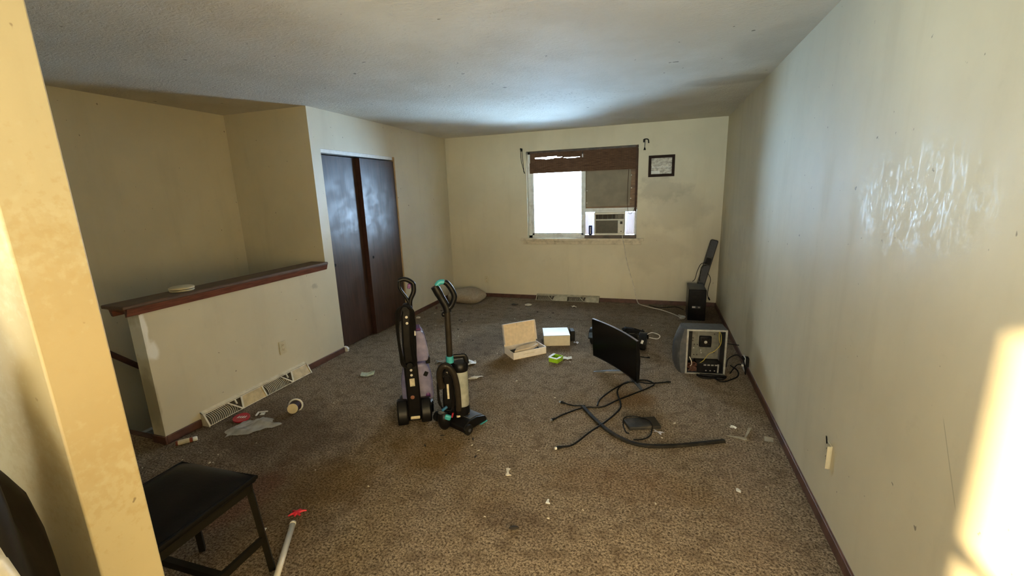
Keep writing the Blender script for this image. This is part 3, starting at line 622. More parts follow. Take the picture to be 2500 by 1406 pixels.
# ------------------------------------------------------------------ floor register vents
def floor_vent(loc, rz, Lg, h, d, lab, mats, fans=True):
    body, damp = mats
    t_ = thing('floor_vent', lab, 'vent', loc, rz)     # local x along the wall, local -y into the room
    b = MB(); b.prism([(0, h), (0, h - 0.012), (-d * 0.30, h - 0.020), (-d * 0.34, h - 0.012)], 0, Lg, 'x')
    b.prism([(0, 0), (0, h), (-d * 0.34, h - 0.012), (-d, 0.0)], 0, 0.006, 'x'); b.prism([(0, 0), (0, h), (-d * 0.34, h - 0.012), (-d, 0.0)], Lg - 0.006, Lg, 'x')
    b.build('hood', body, t_)
    y0, z0, y1_, z1_ = -d * 0.34, h - 0.018, -d + 0.004, 0.004
    def P(u, v, o=0.0):   # u along the vent, v down the sloped face
        ny, nz = -(z0 - z1_), -(y1_ - y0); ln = math.hypot(ny, nz)
        return (u, y0 + (y1_ - y0) * v + ny / ln * o * 1.0, z0 + (z1_ - z0) * v + (nz / ln) * o)
    def quad(b, pts, th=0.003, o=0.0):
        n = len(pts); vs = [P(u, v, o) for u, v in pts] + [P(u, v, o + th) for u, v in pts]
        b.add(vs, [tuple(range(n))[::-1], tuple(range(n, 2*n))] + [(i, (i+1) % n, n + (i+1) % n, n + i) for i in range(n)])
    b = MB(); quad(b, [(0.006, 0), (Lg - 0.006, 0), (Lg - 0.006, 1), (0.006, 1)], 0.001, -0.012); b.build('duct_back', M_ventdark, t_)
    b = MB(); quad(b, [(0.0, 0.0), (Lg, 0.0), (Lg, 0.05), (0, 0.05)]); quad(b, [(0.0, 0.95), (Lg, 0.95), (Lg, 1.0), (0, 1.0)])
    for u in (0.0, Lg / 2 - 0.006, Lg - 0.012): quad(b, [(u, 0), (u + 0.012, 0), (u + 0.012, 1), (u, 1)], 0.005)
    b.build('face_rim', body, t_)
    for k in range(2):
        u0 = k * Lg / 2 + 0.012; W = Lg / 2 - 0.018
        b = MB(); N = 15
        for i in range(N):
            ub = u0 + W * (0.03 + 0.46 * i / N)
            top = 0.05; bot = 0.95
            # the fins stop at the V brace on the right
            if ub > u0 + W * 0.36: top = 0.05 + 0.9 * (ub - u0 - W * 0.36) / (W * 0.16)
            pts = []
            for q in range(6):
                v = min(top, 0.9) + (bot - min(top, 0.9)) * q / 5
                pts.append((ub + 0.016 * math.sin(PI * v) - 0.012 * (1 - v), v))
            for q in range(5): quad(b, [pts[q], (pts[q][0] + 0.0035, pts[q][1]), (pts[q+1][0] + 0.0035, pts[q+1][1]), pts[q+1]], 0.004, -0.008)
        b.build('fins', body, t_)
        b = MB(); quad(b, [(u0 + W * 0.36, 0.03), (u0 + W * 0.385, 0.03), (u0 + W * 0.56, 0.95), (u0 + W * 0.53, 0.97)], 0.006); quad(b, [(u0 + W * 0.60, 0.03), (u0 + W * 0.63, 0.03), (u0 + W * 0.57, 0.95), (u0 + W * 0.54, 0.95)], 0.006); b.build('v_brace', body, t_)
        b = MB(); quad(b, [(u0 + W * 0.62, 0.05), (u0 + W, 0.05), (u0 + W, 0.95), (u0 + W * 0.565, 0.95)], 0.003, -0.003); b.build('damper_plate', damp, t_)
        b = MB(); quad(b, [(u0 + W * 0.49, 0.05), (u0 + W * 0.51, 0.05), (u0 + W * 0.51, 0.42), (u0 + W * 0.49, 0.42)], 0.010, -0.004); b.build('damper_lever', body, t_)
    return t_
floor_vent((XL + 0.0, 2.0, 0), PI / 2, 1.005, 0.108, 0.075, 'long cream metal floor vent along the base of the half wall', (M_vent, M_damper))
M_vent2 = mat('dusty_grey_vent_steel', (0.42, 0.39, 0.29), 0.5, dirt=((0.25, 0.2, 0.12), 0.5))
floor_vent((-1.70, D, 0), 0, 0.945, 0.085, 0.10, 'dusty grey-cream floor vent at the base of the back wall under the window', (M_vent2, M_vent2))

# ------------------------------------------------------------------ carpet cleaner (seen from behind)
def jl(lst): return [Vector(p) for p in lst]
t_ = thing('carpet_cleaner', 'black upright carpet cleaner with lilac tanks, left of the two machines', 'carpet cleaner', (-1.57, 2.47, 0), 0.5662)
b = MB(); b.prism([(-0.083, 0.03), (0.020, 0.03), (0.020, 0.17), (0.017, 0.455), (-0.078, 0.455), (-0.074, 0.17)], -0.03, 0.06, 'y'); b.build('spine', M_black, t_, bevel=0.012)
b = MB(); b.prism([(-0.072, 0.455), (0.014, 0.455), (0.022, 0.60), (0.026, 0.80), (0.012, 0.86), (-0.008, 0.885), (-0.046, 0.88), (-0.066, 0.80), (-0.074, 0.60)], -0.022, 0.045, 'y'); b.build('upper_body', M_black, t_, bevel=0.012)
b = MB(); b.tube(spline([(0.0, 0.01, 0.84), (0.004, 0.01, 0.90), (0.030, 0.01, 0.955), (0.034, 0.01, 0.995), (0.030, 0.01, 1.018), (0.0, 0.01, 1.042), (-0.03, 0.01, 1.05), (-0.058, 0.01, 1.043)], 5), 0.016, 12, (1, 0.85))
b.tube(spline([(-0.056, 0.01, 1.04), (-0.058, 0.01, 0.99), (-0.022, 0.01, 0.925), (0.0, 0.01, 0.87)], 5), 0.011, 10); b.build('handle', M_black, t_, smooth=True)
MB().cbox((0.004, 0.01, 1.0), (0.02, 0.018, 0.034), rotm(0, 0.2, 0)).build('trigger', M_purple, t_, bevel=0.004)
for x_, z_, r_ in ((-0.036, 0.86, 0.018), (-0.036, 0.462, 0.02)):
    MB().lathe([(0.008, 0), (0.008, 0.035), (r_, 0.037), (r_, 0.045), (0, 0.045)], 14, Matrix.Translation((x_, -0.022, z_)) @ rotm(PI / 2)).build('cord_hook', M_blackm, t_)
b = MB()
for i in range(6):
    k = i * 0.005; yo = -0.035 - 0.004 * (i % 3)
    b.tube(spline([(-0.036, yo, 0.877 + k * .4), (-0.066 - k, yo, 0.85), (-0.082 - k * 0.8, yo, 0.76), (-0.088 - k * 0.5, yo - 0.004, 0.66), (-0.078 - k * 0.7, yo, 0.54), (-0.062 - k, yo, 0.462), (-0.036, yo, 0.445 - k * .5), (-0.012 + k, yo, 0.47), (-0.018 + k * 0.9, yo, 0.60), (-0.012 + k * 1.2, yo, 0.74), (-0.004 + k, yo, 0.84), (-0.036, yo, 0.877 + k * .4)], 5), 0.0036, 6)
b.build('power_cord', M_rubber, t_, smooth=True)
MB().tube(spline([(-0.004, -0.045, 0.875), (0.018, -0.045, 0.82), (0.026, -0.045, 0.74), (0.018, -0.04, 0.68)]), 0.0036, 6).build('cord_end', M_rubber, t_, smooth=True)
MB().box((0.010, -0.046, 0.665), (0.022, -0.034, 0.70)).build('cord_plug', M_clip, t_, bevel=0.003)
for x_, z_ in ((-0.030, 0.795), (-0.030, 0.752), (-0.030, 0.415), (-0.030, 0.378)):
    MB().lathe([(0.009, 0), (0.009, 0.002), (0, 0.003)], 12, Matrix.Translation((x_, -0.024 if z_ > .5 else -0.031, z_)) @ rotm(PI / 2)).build('screw_cap', M_clip, t_)
MB().box((-0.046, -0.0325, 0.295), (-0.012, -0.0305, 0.352)).build('rating_label', M_label, t_)
MB().lathe([(0.014, 0), (0.014, 0.003), (0, 0.004)], 16, Matrix.Translation((-0.036, -0.031, 0.213)) @ rotm(PI / 2)).build('round_badge', M_copper, t_)
# tanks in front of the spine
def tank(b, secs, y0, y1, n=1):
    pts = []
    for z_, xa, xb in secs: pts.append((xb, z_))
    for z_, xa, xb in reversed(secs): pts.append((xa, z_))
    b.prism(pts, y0, y1, 'y')
b = MB(); tank(b, [(0.43, -0.07, 0.092), (0.47, -0.08, 0.102), (0.52, -0.08, 0.10), (0.62, -0.06, 0.082), (0.66, -0.05, 0.066)], 0.062, 0.20); b.build('clean_tank', M_tank, t_, bevel=0.016, seg=3)
MB().box((-0.03, 0.075, 0.66), (0.058, 0.18, 0.678)).build('tank_cap', M_purple, t_, bevel=0.005)
b = MB(); tank(b, [(0.115, -0.095, 0.09), (0.15, -0.108, 0.118), (0.28, -0.108, 0.115), (0.37, -0.09, 0.098), (0.415, -0.06, 0.070)], 0.062, 0.22); b.build('dirty_tank', M_tank, t_, bevel=0.018, seg=3)
MB().cbox((0.045, 0.13, 0.18), (0.05, 0.09, 0.06)).build('float_block', M_grey, t_, bevel=0.008)
MB().blob((0.075, 0.08, 0.165), (0.03, 0.022, 0.045)).build('tank_plug', M_purple, t_, smooth=True)
MB().cbox((0.07, 0.052, 0.34), (0.028, 0.008, 0.035), rotm(0, 0.5, 0)).build('tank_clip', M_blackm, t_, bevel=0.004)
MB().box((-0.10, 0.05, 0.08), (0.10, 0.24, 0.114)).build('tank_tray', M_black, t_, bevel=0.012)
MB().box((0.075, 0.075, 0.405), (0.108, 0.12, 0.455)).build('tank_latch', M_blackm, t_, bevel=0.006)
for sx_, x0, x1 in ((-1, -0.150, -0.075), (1, 0.013, 0.088)):
    b = MB(); prof = [(-0.045, 0.012), (-0.055, 0.05), (-0.03, 0.13), (0.02, 0.172), (0.09, 0.16), (0.13, 0.05), (0.12, 0.03)]
    b.prism(prof, x0, x1, 'x'); b.build('wheel_housing', M_black, t_, bevel=0.014, seg=3)
    b = MB(); b.lathe([(0, -0.012), (0.055, -0.012), (0.062, -0.006), (0.062, 0.006), (0.055, 0.012), (0, 0.012)], 28, Matrix.Translation((x0 + 0.02 if sx_ < 0 else x1 - 0.02, 0.03, 0.062)) @ rotm(0, PI / 2, 0)); b.build('wheel', M_blackm, t_, smooth=True)
MB().cbox((-0.028, -0.036, 0.058), (0.066, 0.016, 0.022), rotm(0, 0.06, 0)).build('foot_latch', M_cream, t_, bevel=0.006)
b = MB(); b.prism([(0.10, 0.006), (0.10, 0.10), (0.26, 0.085), (0.40, 0.04), (0.41, 0.006)], -0.14, 0.11, 'x'); b.build('nozzle_head', M_black, t_, bevel=0.012)

# ------------------------------------------------------------------ upright vacuum
t_ = thing('upright_vacuum', 'black upright vacuum with teal collar and dusty clear bin', 'vacuum cleaner', (-1.30, 2.50, 0), 0.4795)
b = MB()
b.tube(spline([(-0.004, 0, 0.83), (-0.012, 0, 0.87), (-0.040, 0, 0.93), (-0.070, 0, 0.995), (-0.077, 0, 1.010)], 5), [0.026] * 12 + [0.028] * 9, 14, (1, 0.9))
b.tube(spline([(-0.008, 0, 0.845), (0.022, 0, 0.87), (0.040, 0, 0.905), (0.046, 0, 0.94), (0.030, 0, 0.985), (0.006, 0, 1.022), (-0.012, 0, 1.035)], 5), 0.019, 12); b.build('handle_grip', M_black, t_, smooth=True)
MB().tube(spline([(-0.065, 0, 1.012), (-0.045, 0, 1.034), (-0.012, 0, 1.036)], 5), 0.017, 12).build('handle_release', M_teal, t_, smooth=True)
MB().cyl((-0.010, 0, 0.50), (-0.006, 0, 0.85), 0.0215, n=20).build('wand', M_brownblack, t_, smooth=True)
MB().blob((-0.032, 0, 0.815), (0.014, 0.014, 0.018)).build('cord_hook', M_black, t_, smooth=True)
MB().cyl((-0.011, 0, 0.472), (-0.010, 0, 0.520), 0.027, n=24).build('collar', M_teal, t_, smooth=True, bevel=0.003)
b = MB(); b.tube(spline([(0.015, 0.0, 0.512), (0.06, 0.0, 0.512), (0.090, 0.0, 0.508), (0.104, 0.0, 0.455)], 4), 0.0135, 8, (1, 1.2)); b.build('carry_handle', M_black, t_, smooth=True)
MB().lathe([(0, 0.408), (0.054, 0.408), (0.056, 0.42), (0.056, 0.455), (0.046, 0.468), (0, 0.470)], 32, Matrix.Translation((0.056, 0.005, 0))).build('bin_lid', M_black, t_, smooth=True)
MB().lathe([(0.049, 0.150), (0.051, 0.155), (0.052, 0.407), (0.050, 0.407), (0.049, 0.156)], 32, Matrix.Translation((0.056, 0.005, 0))).build('dust_bin', M_bin, t_, smooth=True)
M_dust = mat('packed_grey_dust', (0.44, 0.35, 0.22), 0.95, var=0.3, nscale=60, bump=0.4)
M_filter = mat('dusty_green_filter', (0.22, 0.33, 0.27), 0.7, var=0.2)
MB().lathe([(0, 0.157), (0.047, 0.157), (0.047, 0.255), (0.03, 0.285), (0, 0.28)], 24, Matrix.Translation((0.056, 0.005, 0))).build('packed_dust', M_dust, t_, smooth=True)
MB().lathe([(0.047, 0.405), (0.040, 0.38), (0.026, 0.36), (0.024, 0.29), (0, 0.29)], 24, Matrix.Translation((0.056, 0.005, 0))).build('filter_cone', M_filter, t_, smooth=True)
MB().lathe([(0, 0.05), (0.050, 0.05), (0.058, 0.10), (0.056, 0.149), (0, 0.1495)], 28, Matrix.Translation((0.050, 0.005, 0))).build('motor_base', M_black, t_, smooth=True)
b = MB(); b.prism([(-0.078, 0.03), (0.02, 0.03), (0.012, 0.30), (0.016, 0.46), (-0.040, 0.468), (-0.064, 0.40), (-0.078, 0.20)], 0.0, 0.06, 'y'); b.build('rear_body', M_black, t_, bevel=0.012)
MB().tube(spline([(-0.080, -0.02, 0.30), (-0.088, -0.025, 0.38), (-0.078, -0.03, 0.44), (-0.048, -0.035, 0.466), (-0.014, -0.035, 0.445), (0.014, -0.035, 0.385), (0.028, -0.035, 0.30), (0.030, -0.035, 0.20), (0.028, -0.035, 0.115)], 7), 0.0225, 14).build('hose', M_brownblack, t_, smooth=True)
MB().tube([(0.028, -0.035, 0.13), (0.028, -0.035, 0.10)], 0.023, 16).build('hose_cuff', M_black, t_, smooth=True)
MB().tube([(0.029, -0.035, 0.098), (0.029, -0.036, 0.06), (0.028, -0.04, 0.010)], [0.022, 0.020, 0.006], 14, (1, 0.7)).build('crevice_tool', M_cream, t_, smooth=True)
b = MB()
for i in range(6):
    k = i * 0.006; yo = -0.012 - 0.005 * (i % 3)
    b.tube(spline([(-0.05, yo, 0.41 - k), (-0.085 - k * .5, yo, 0.36), (-0.100 - k * .3, yo, 0.26), (-0.085 - k * .6, yo, 0.15 + k), (-0.05, yo, 0.10 + k), (-0.015 + k * .4, yo, 0.15), (-0.012 + k * .5, yo, 0.28), (-0.02 + k * .4, yo, 0.37), (-0.05, yo, 0.41 - k)], 5), 0.0038, 6)
b.build('power_cord', M_rubber, t_, smooth=True)
for z_, hgt in ((0.205, 0.11), (0.375, 0.03)):
    MB().box((-0.044, -0.004, z_), (-0.030, 0.0, z_ + hgt)).build('sticker', M_label, t_)
# floor head, turned to the right-away
ca, sa = math.cos(0.72), math.sin(0.72)
Mh = Matrix(((ca, -sa, 0, 0.035), (sa, ca, 0, 0.02), (0, 0, 1, 0), (0, 0, 0, 1)))    # x' = forward, y' = leftwards
b = MB(); b.prism([(-0.10, 0.012), (-0.10, 0.05), (-0.05, 0.085), (0.03, 0.082), (0.11, 0.055), (0.128, 0.03), (0.122, 0.012)], -0.145, 0.145, 'y', Mh); b.build('floor_head', M_black, t_, bevel=0.010, seg=3)
b = MB(); b.prism([(-0.03, 0.084), (0.03, 0.0835), (0.10, 0.0605), (0.10, 0.064), (0.03, 0.088), (-0.03, 0.088)], -0.13, 0.13, 'y', Mh); b.build('head_cover', M_grey, t_, bevel=0.003)
MB().box((0.06, -0.146, 0.006), (0.125, 0.146, 0.014), Mh).build('bumper_strip', M_teal, t_)
for s_ in (-1, 1):
    b = MB(); b.lathe([(0, -0.011), (0.026, -0.011), (0.036, -0.008), (0.036, 0.008), (0.026, 0.011), (0.0, 0.011)], 24, Mh @ Matrix.Translation((-0.075, s_ * 0.158, 0.036)) @ rotm(PI / 2)); o_ = b.build('wheel', M_blackm, t_, smooth=True)
    MB().lathe([(0.012, 0), (0.012, 0.004), (0, 0.005)], 14, Mh @ Matrix.Translation((-0.075, s_ * 0.1695, 0.036)) @ rotm(PI / 2 if s_ < 0 else -PI / 2)).build('hub_cap', M_grey, o_)
b = MB(); b.tube(spline([(0.03, 0.0, 0.06), (0.07, -0.01, 0.11), (0.085, -0.02, 0.085), (0.08, -0.03, 0.05)]), 0.010, 8, (1, 2)); b.build('neck_joint', M_brownblack, t_, smooth=True)
# turbo brush clipped to the left side
b = MB(); b.blob((-0.075, -0.045, 0.072), (0.046, 0.042, 0.072), fn=lambda d: 1.0, flat=0.001); o_ = b.build('side_brush', M_black, t_, smooth=True)
MB().cbox((-0.05, -0.075, 0.105), (0.044, 0.024, 0.036), rotm(0.2, 0.4, 0)).build('brush_window', M_teal, o_, bevel=0.008)
MB().cbox((-0.068, -0.062, 0.165), (0.046, 0.018, 0.018), rotm(0.1, -0.6, 0)).build('brush_clip', M_blue, o_, bevel=0.006)
MB().cbox((-0.018, -0.06, 0.11), (0.012, 0.02, 0.034), rotm(0, 0.3, 0)).build('brush_release', M_red, o_, bevel=0.004)
MB().cbox((-0.09, -0.055, 0.135), (0.05, 0.024, 0.028), rotm(0, 0.5, 0)).build('brush_neck', M_grey, o_, bevel=0.008)

# ------------------------------------------------------------------ curved monitor on its V stand
t_ = thing('monitor', 'large black curved monitor standing askew on a V foot on the carpet', 'monitor', (-0.293, 3.617, 0))
Mm = Matrix.Translation((0, 0, 0.256)) @ rotm(0, 0, -0.843) @ rotm(0.076, 0, 0) @ rotm(0, 0.042, 0)
W2, H2 = 0.3115, 0.183; sag = 0.026
def curve(u, v, off): x = (u * 2 - 1) * W2; return (x, off + sag * (1 - (x / W2) ** 2) - sag, (v * 2 - 1) * H2)
b = MB(); n = 24
vs = []; fs = []
for i in range(n + 1):
    for (off, v) in ((-0.006, 0), (-0.006, 1), (0.016, 1), (0.030, 0.5), (0.016, 0)): vs.append(Mm @ Vector(curve(i / n, v, off)))
for i in range(n):
    for q in range(5): fs.append((i*5+q, i*5+(q+1) % 5, (i+1)*5+(q+1) % 5, (i+1)*5+q))
fs += [(4, 3, 2, 1, 0), tuple(n*5+q for q in range(5))]
b.add(vs, fs); b.build('casing', M_black, t_, smooth=False)
b = MB(); b.grid(24, 1, lambda u, v: Mm @ Vector(curve(0.008 + 0.984 * u, 0.035 + 0.95 * v, -0.0075))); b.build('screen', M_screen, t_, smooth=True)
M_edge = mat('grey_monitor_edge', (0.20, 0.18, 0.19), 0.4)
b = MB(); b.grid(24, 1, lambda u, v: Mm @ (Vector(curve(u, 1.0, -0.004 + 0.018 * v)) + Vector((0, 0, 0.0015)))); b.build('top_edge', M_edge, t_, smooth=True)
ap = Vector((0.105, 0.10, 0.0))
b = MB(); b.tube([tuple(ap + Vector((0, 0, 0.012))), tuple(ap + Vector((0.0, 0.005, 0.15))), tuple(Mm @ Vector((0.0, 0.022, -0.02)))], [0.026, 0.022, 0.026], 12, (1.0, 0.7)); b.build('stand_neck', M_blackm, t_, smooth=True)
for ex, ey in ((-0.197, 0.040), (0.234, -0.25)):
    d_ = Vector((ex, ey, 0)) - ap; nrm = Vector((-d_.y, d_.x, 0)).normalized()
    b = MB(); p1 = Vector((ex, ey, 0)); vs = []
    for p, wd, hz in ((ap - d_ * 0.10, 0.027, 0.022), (ap + d_ * 0.5, 0.024, 0.018), (p1, 0.010, 0.006)):
        vs += [p + nrm * wd + Vector((0, 0, 0.0)), p - nrm * wd, p - nrm * wd * 0.8 + Vector((0, 0, hz)), p + nrm * wd * 0.8 + Vector((0, 0, hz))]
    fs = [(3, 2, 1, 0), (8, 9, 10, 11)] + [(k*4+q, k*4+(q+1) % 4, (k+1)*4+(q+1) % 4, (k+1)*4+q) for k in range(2) for q in range(4)]
    b.add(vs, fs); b.build('stand_foot', M_grey, t_, bevel=0.002)

# hoverboard-like black device behind the monitor
t_ = thing('hoverboard', 'black two-wheeled self-balancing board lying on the carpet behind the monitor', 'hoverboard', (-0.335, 4.36, 0), -0.12)
for s_ in (-1, 1):
    b = MB(); b.lathe([(0, -0.03), (0.075, -0.03), (0.085, -0.02), (0.085, 0.02), (0.075, 0.03), (0, 0.03)], 30, Matrix.Translation((s_ * 0.25, 0, 0.086)) @ rotm(0, PI / 2, 0)); o_ = b.build('wheel', M_blackm, t_, smooth=True)
    MB().lathe([(0.045, 0), (0.045, 0.004), (0, 0.006)], 20, Matrix.Translation((s_ * 0.281, 0, 0.086)) @ rotm(0, s_ * PI / 2, 0)).build('wheel_cap', M_grey, o_)
    b = MB(); prof = [(math.cos(a) * 0.098, 0.086 + math.sin(a) * 0.098) for a in [PI * k / 10 for k in range(11)]] + [(math.cos(a) * 0.090, 0.086 + math.sin(a) * 0.090) for a in [PI * k / 10 for k in range(10, -1, -1)]]
    b.prism(prof, s_ * 0.215, s_ * 0.29, 'x'); b.build('fender', M_black, t_, bevel=0.003)
    b = MB(); b.prism([(-0.085, 0.06), (0.085, 0.06), (0.085, 0.10), (0.06, 0.118), (-0.06, 0.118), (-0.085, 0.10)], s_ * 0.012, s_ * 0.214, 'x'); b.build('foot_deck', M_black, t_, bevel=0.012)
    MB().box((min(s_ * 0.03, s_ * 0.19), -0.055, 0.118), (max(s_ * 0.03, s_ * 0.19), 0.055, 0.124)).build('foot_pad', M_blackm, t_, bevel=0.004)
MB().cyl((-0.014, 0, 0.088), (0.014, 0, 0.088), 0.03, n=20).build('pivot', M_grey, t_)
MB().cbox((0.255, -0.094, 0.115), (0.022, 0.006, 0.035), rotm(-0.3, 0.3, 0)).build('fender_decal', M_ledge, t_)
M_fend = mat('blue_reflection_gloss', (0.10, 0.14, 0.20), 0.12)
MB().cbox((-0.255, -0.088, 0.125), (0.06, 0.008, 0.055), rotm(-0.45, 0, 0)).build('fender_reflection', M_fend, t_, bevel=0.003)  # blue reflection on the fender, put in as a tinted panel
t_ = thing('cable_bundle', 'tangled black cables and adapter heaped on top of the self-balancing board', 'cables', (-0.20, 4.40, 0.124))
b = MB()
for i in range(7):
    a = i * 1.1; b.tube(spline([(0.10 * math.cos(a + k * 0.9) + 0.02 * random.random(), 0.045 * math.sin(a + k * 0.9), 0.008 + 0.04 * random.random() + 0.004 * i) for k in range(8)], 5), 0.006, 6)
b.build('cables', M_rubber, t_, smooth=True)
MB().cbox((-0.03, 0.0, 0.055), (0.10, 0.05, 0.045), rotm(0.1, 0.2, 0.4)).build('adapter', M_blackm, t_, bevel=0.006)
MB().tube(spline([(0.14, -0.02, 0.02), (0.20, -0.04, 0.055), (0.27, -0.04, 0.03), (0.25, -0.06, 0.0), (0.17, -0.05, 0.005)]), 0.004, 6).build('pale_cord_loop', M_wirew, t_, smooth=True)
tag(MB().tube(spline([(0, 0, 0.005), (0.05, -0.01, 0.005), (0.09, -0.005, 0.006)]), [0.004] * 9 + [0.008] * 4, 6).build('cord_end', M_rubber, loc=(-0.105, 4.12, 0)), 'short black cord end on the carpet right of the monitor', 'cord')

# ------------------------------------------------------------------ opened computer case
t_ = thing('computer_case', 'grey computer case with its side panel off, insides facing the room', 'computer', (0.282, 3.815, 0), 0.12)
cw, ch, cd = 0.325, 0.405, 0.19
b = MB(); b.box((0, 0.004, ch - 0.004), (cw, cd, ch)); b.build('top_panel', M_grey, t_, bevel=0.002)
b = MB(); b.box((0, 0.004, 0.0), (cw, cd, 0.006)); b.box((cw - 0.004, 0.004, 0.006), (cw, cd, ch - 0.004)); b.box((0, cd - 0.004, 0.006), (cw - 0.004, cd, ch - 0.004)); b.build('shell', M_grey, t_)
b = MB(); r = 0.016
b.box((0, 0, ch - r), (cw, 0.014, ch)); b.box((0, 0, 0), (cw, 0.014, r * .6)); b.box((0, 0, r * .6), (r, 0.014, ch - r)); b.box((cw - r, 0, r * .6), (cw, 0.014, ch - r)); b.build('frame_rim', M_silver, t_, bevel=0.002)
MB().box((0.05, cd - 0.07, 0.10), (cw - 0.035, cd - 0.055, ch - 0.03)).build('motherboard_tray', M_case_in, t_)
MB().box((0.018, 0.03, 0.11), (0.05, cd - 0.03, ch - 0.02)).build('drive_cage', M_blackm, t_, bevel=0.003)
o_ = MB().box((0.125, cd - 0.10, 0.215), (0.225, cd - 0.072, 0.315)).build('fan', M_black, t_, bevel=0.008)
b = MB()
for i in range(9):
    a = i * 2 * PI / 9; b.cbox((0.175 + 0.026 * math.cos(a), cd - 0.102, 0.265 + 0.026 * math.sin(a)), (0.028, 0.002, 0.013), rotm(0.4, 0, 0) @ rotm(0, -a, 0))
b.build('fan_blades', M_brownblack, o_); MB().lathe([(0.013, 0), (0.013, 0.004), (0, 0.005)], 14, Matrix.Translation((0.175, cd - 0.102, 0.265)) @ rotm(PI / 2)).build('fan_hub', M_silver, o_)
for x_, z_ in ((0.08, 0.36), (0.11, 0.362), (0.075, 0.29), (0.075, 0.265), (0.09, 0.23), (0.115, 0.23), (0.09, 0.135), (0.115, 0.135), (0.255, 0.16), (0.25, 0.33)):
    MB().lathe([(0.006, 0), (0.006, 0.003), (0, 0.003)], 8, Matrix.Translation((x_, cd - 0.070, z_)) @ rotm(PI / 2)).build('standoff', M_slot, t_)
for x_, z_, w_, h_ in ((0.085, 0.20, 0.01, 0.012), (0.145, 0.18, 0.007, 0.024), (0.15, 0.155, 0.012, 0.010), (0.155, 0.365, 0.012, 0.01), (0.12, 0.28, 0.002, 0.14)):
    MB().cbox((x_, cd - 0.073, z_), (w_, 0.004, h_)).build('bare_metal_clip', M_silver, t_)
MB().box((0.10, 0.02, 0.012), (cw - 0.03, cd - 0.02, 0.095)).build('power_supply', M_black, t_, bevel=0.004)
for i in range(4): MB().box((0.155 + i * 0.03, 0.016, 0.075), (0.175 + i * 0.03, 0.0205, 0.085)).build('socket', M_silver, t_)
MB().box((cw - 0.06, 0.012, 0.012), (cw - 0.048, 0.02, 0.09)).build('metal_strip', M_silver, t_)
for i in range(3): MB().box((0.17 + i * 0.035, 0.016, 0.025), (0.18 + i * 0.035, 0.0205, 0.033)).build('screw', M_silver, t_)
MB().tube(spline([(cw - 0.05, 0.05, ch - 0.03), (cw - 0.042, 0.03, 0.34), (cw - 0.045, 0.025, 0.27), (0.235, 0.02, 0.21), (0.185, 0.015, 0.18), (0.15, 0.02, 0.12), (0.12, 0.03, 0.09)]), 0.0032, 6).build('yellow_wire', M_wirey, t_, smooth=True)
MB().tube(spline([(cw - 0.055, 0.05, ch - 0.03), (cw - 0.058, 0.03, 0.33), (cw - 0.05, 0.028, 0.28)]), 0.0035, 6).build('yellow_wire', M_wirey, t_, smooth=True)
b = MB()
for i in range(14):
    p = [(0.03 + random.random() * 0.085, 0.02 + random.random() * 0.06, 0.012 + random.random() * 0.075) for _ in range(5)]
    b.tube(spline(p, 5), 0.0035, 6)
b.build('wire_tangle', M_wirer, t_, smooth=True)
MB().tube(spline([(0.035, 0.02, 0.15), (0.05, 0.016, 0.115), (0.055, 0.016, 0.085), (0.045, 0.02, 0.065)]), 0.0035, 6).build('white_wire', M_wirew, t_, smooth=True)
# bulging front bezel on the left
b = MB(); b.prism([(0, 0.0), (0, 0.19), (-0.045, 0.185), (-0.085, 0.15), (-0.098, 0.095), (-0.085, 0.04), (-0.05, 0.004)], 0.02, ch, 'z')
vs = [Vector(p) for p in b.v]
for i, p in enumerate(vs):
    k = 1.0 - 0.45 * max(0, (p.z - 0.24) / 0.165) ** 1.5 if p.z > 0.24 else 1.0
    vs[i] = Vector((p.x * k, p.y, p.z))
b.v = [tuple(p) for p in vs]
b2 = MB(); sec = [(0, 0.0), (-0.05, 0.004), (-0.085, 0.04), (-0.098, 0.095), (-0.085, 0.15), (-0.045, 0.185), (0, 0.19)]
zz = [(0.0, 0.55), (0.03, 0.72), (0.10, 0.95), (0.20, 1.0), (0.27, 0.95), (0.34, 0.70), (0.395, 0.42), (0.405, 0.38)]
vs = []; fs = []; n = len(sec)
for z_, k in zz:
    for x_, y_ in sec: vs.append((x_ * k - 0.0005, y_, z_))
for i in range(len(zz) - 1):
    for q in range(n): fs.append((i*n+q, i*n+(q+1) % n, (i+1)*n+(q+1) % n, (i+1)*n+q))
fs += [tuple(range(n)), tuple((len(zz)-1)*n+q for q in range(n))[::-1]]
b2.add(vs, fs); b2.build('front_bezel', M_grey, t_, smooth=True)
# cables spilling in front
t_ = thing('cable_coil', 'black cable coil lying in front of the opened computer case', 'cables', (0.50, 3.775, 0))
b = MB()
b.tube(spline([(-0.12, 0.02, 0.008), (-0.09, -0.03, 0.008), (-0.04, -0.035, 0.008), (0.02, -0.02, 0.01), (0.07, -0.03, 0.012), (0.10, 0.0, 0.02), (0.05, 0.02, 0.014), (-0.03, 0.015, 0.016), (-0.09, 0.01, 0.012)]), 0.009, 8)
b.tube(spline([(0.0, -0.005, 0.02), (0.04, -0.07, 0.008), (0.09, -0.07, 0.008), (0.13, -0.03, 0.008), (0.20, 0.06, 0.008), (0.215, 0.16, 0.02), (0.16, 0.20, 0.05)]), 0.006, 8)
b.tube(spline([(-0.10, 0.0, 0.02), (-0.02, -0.015, 0.024), (0.06, 0.0, 0.024)]), 0.010, 8)
b.build('cables', M_rubber, t_, smooth=True)
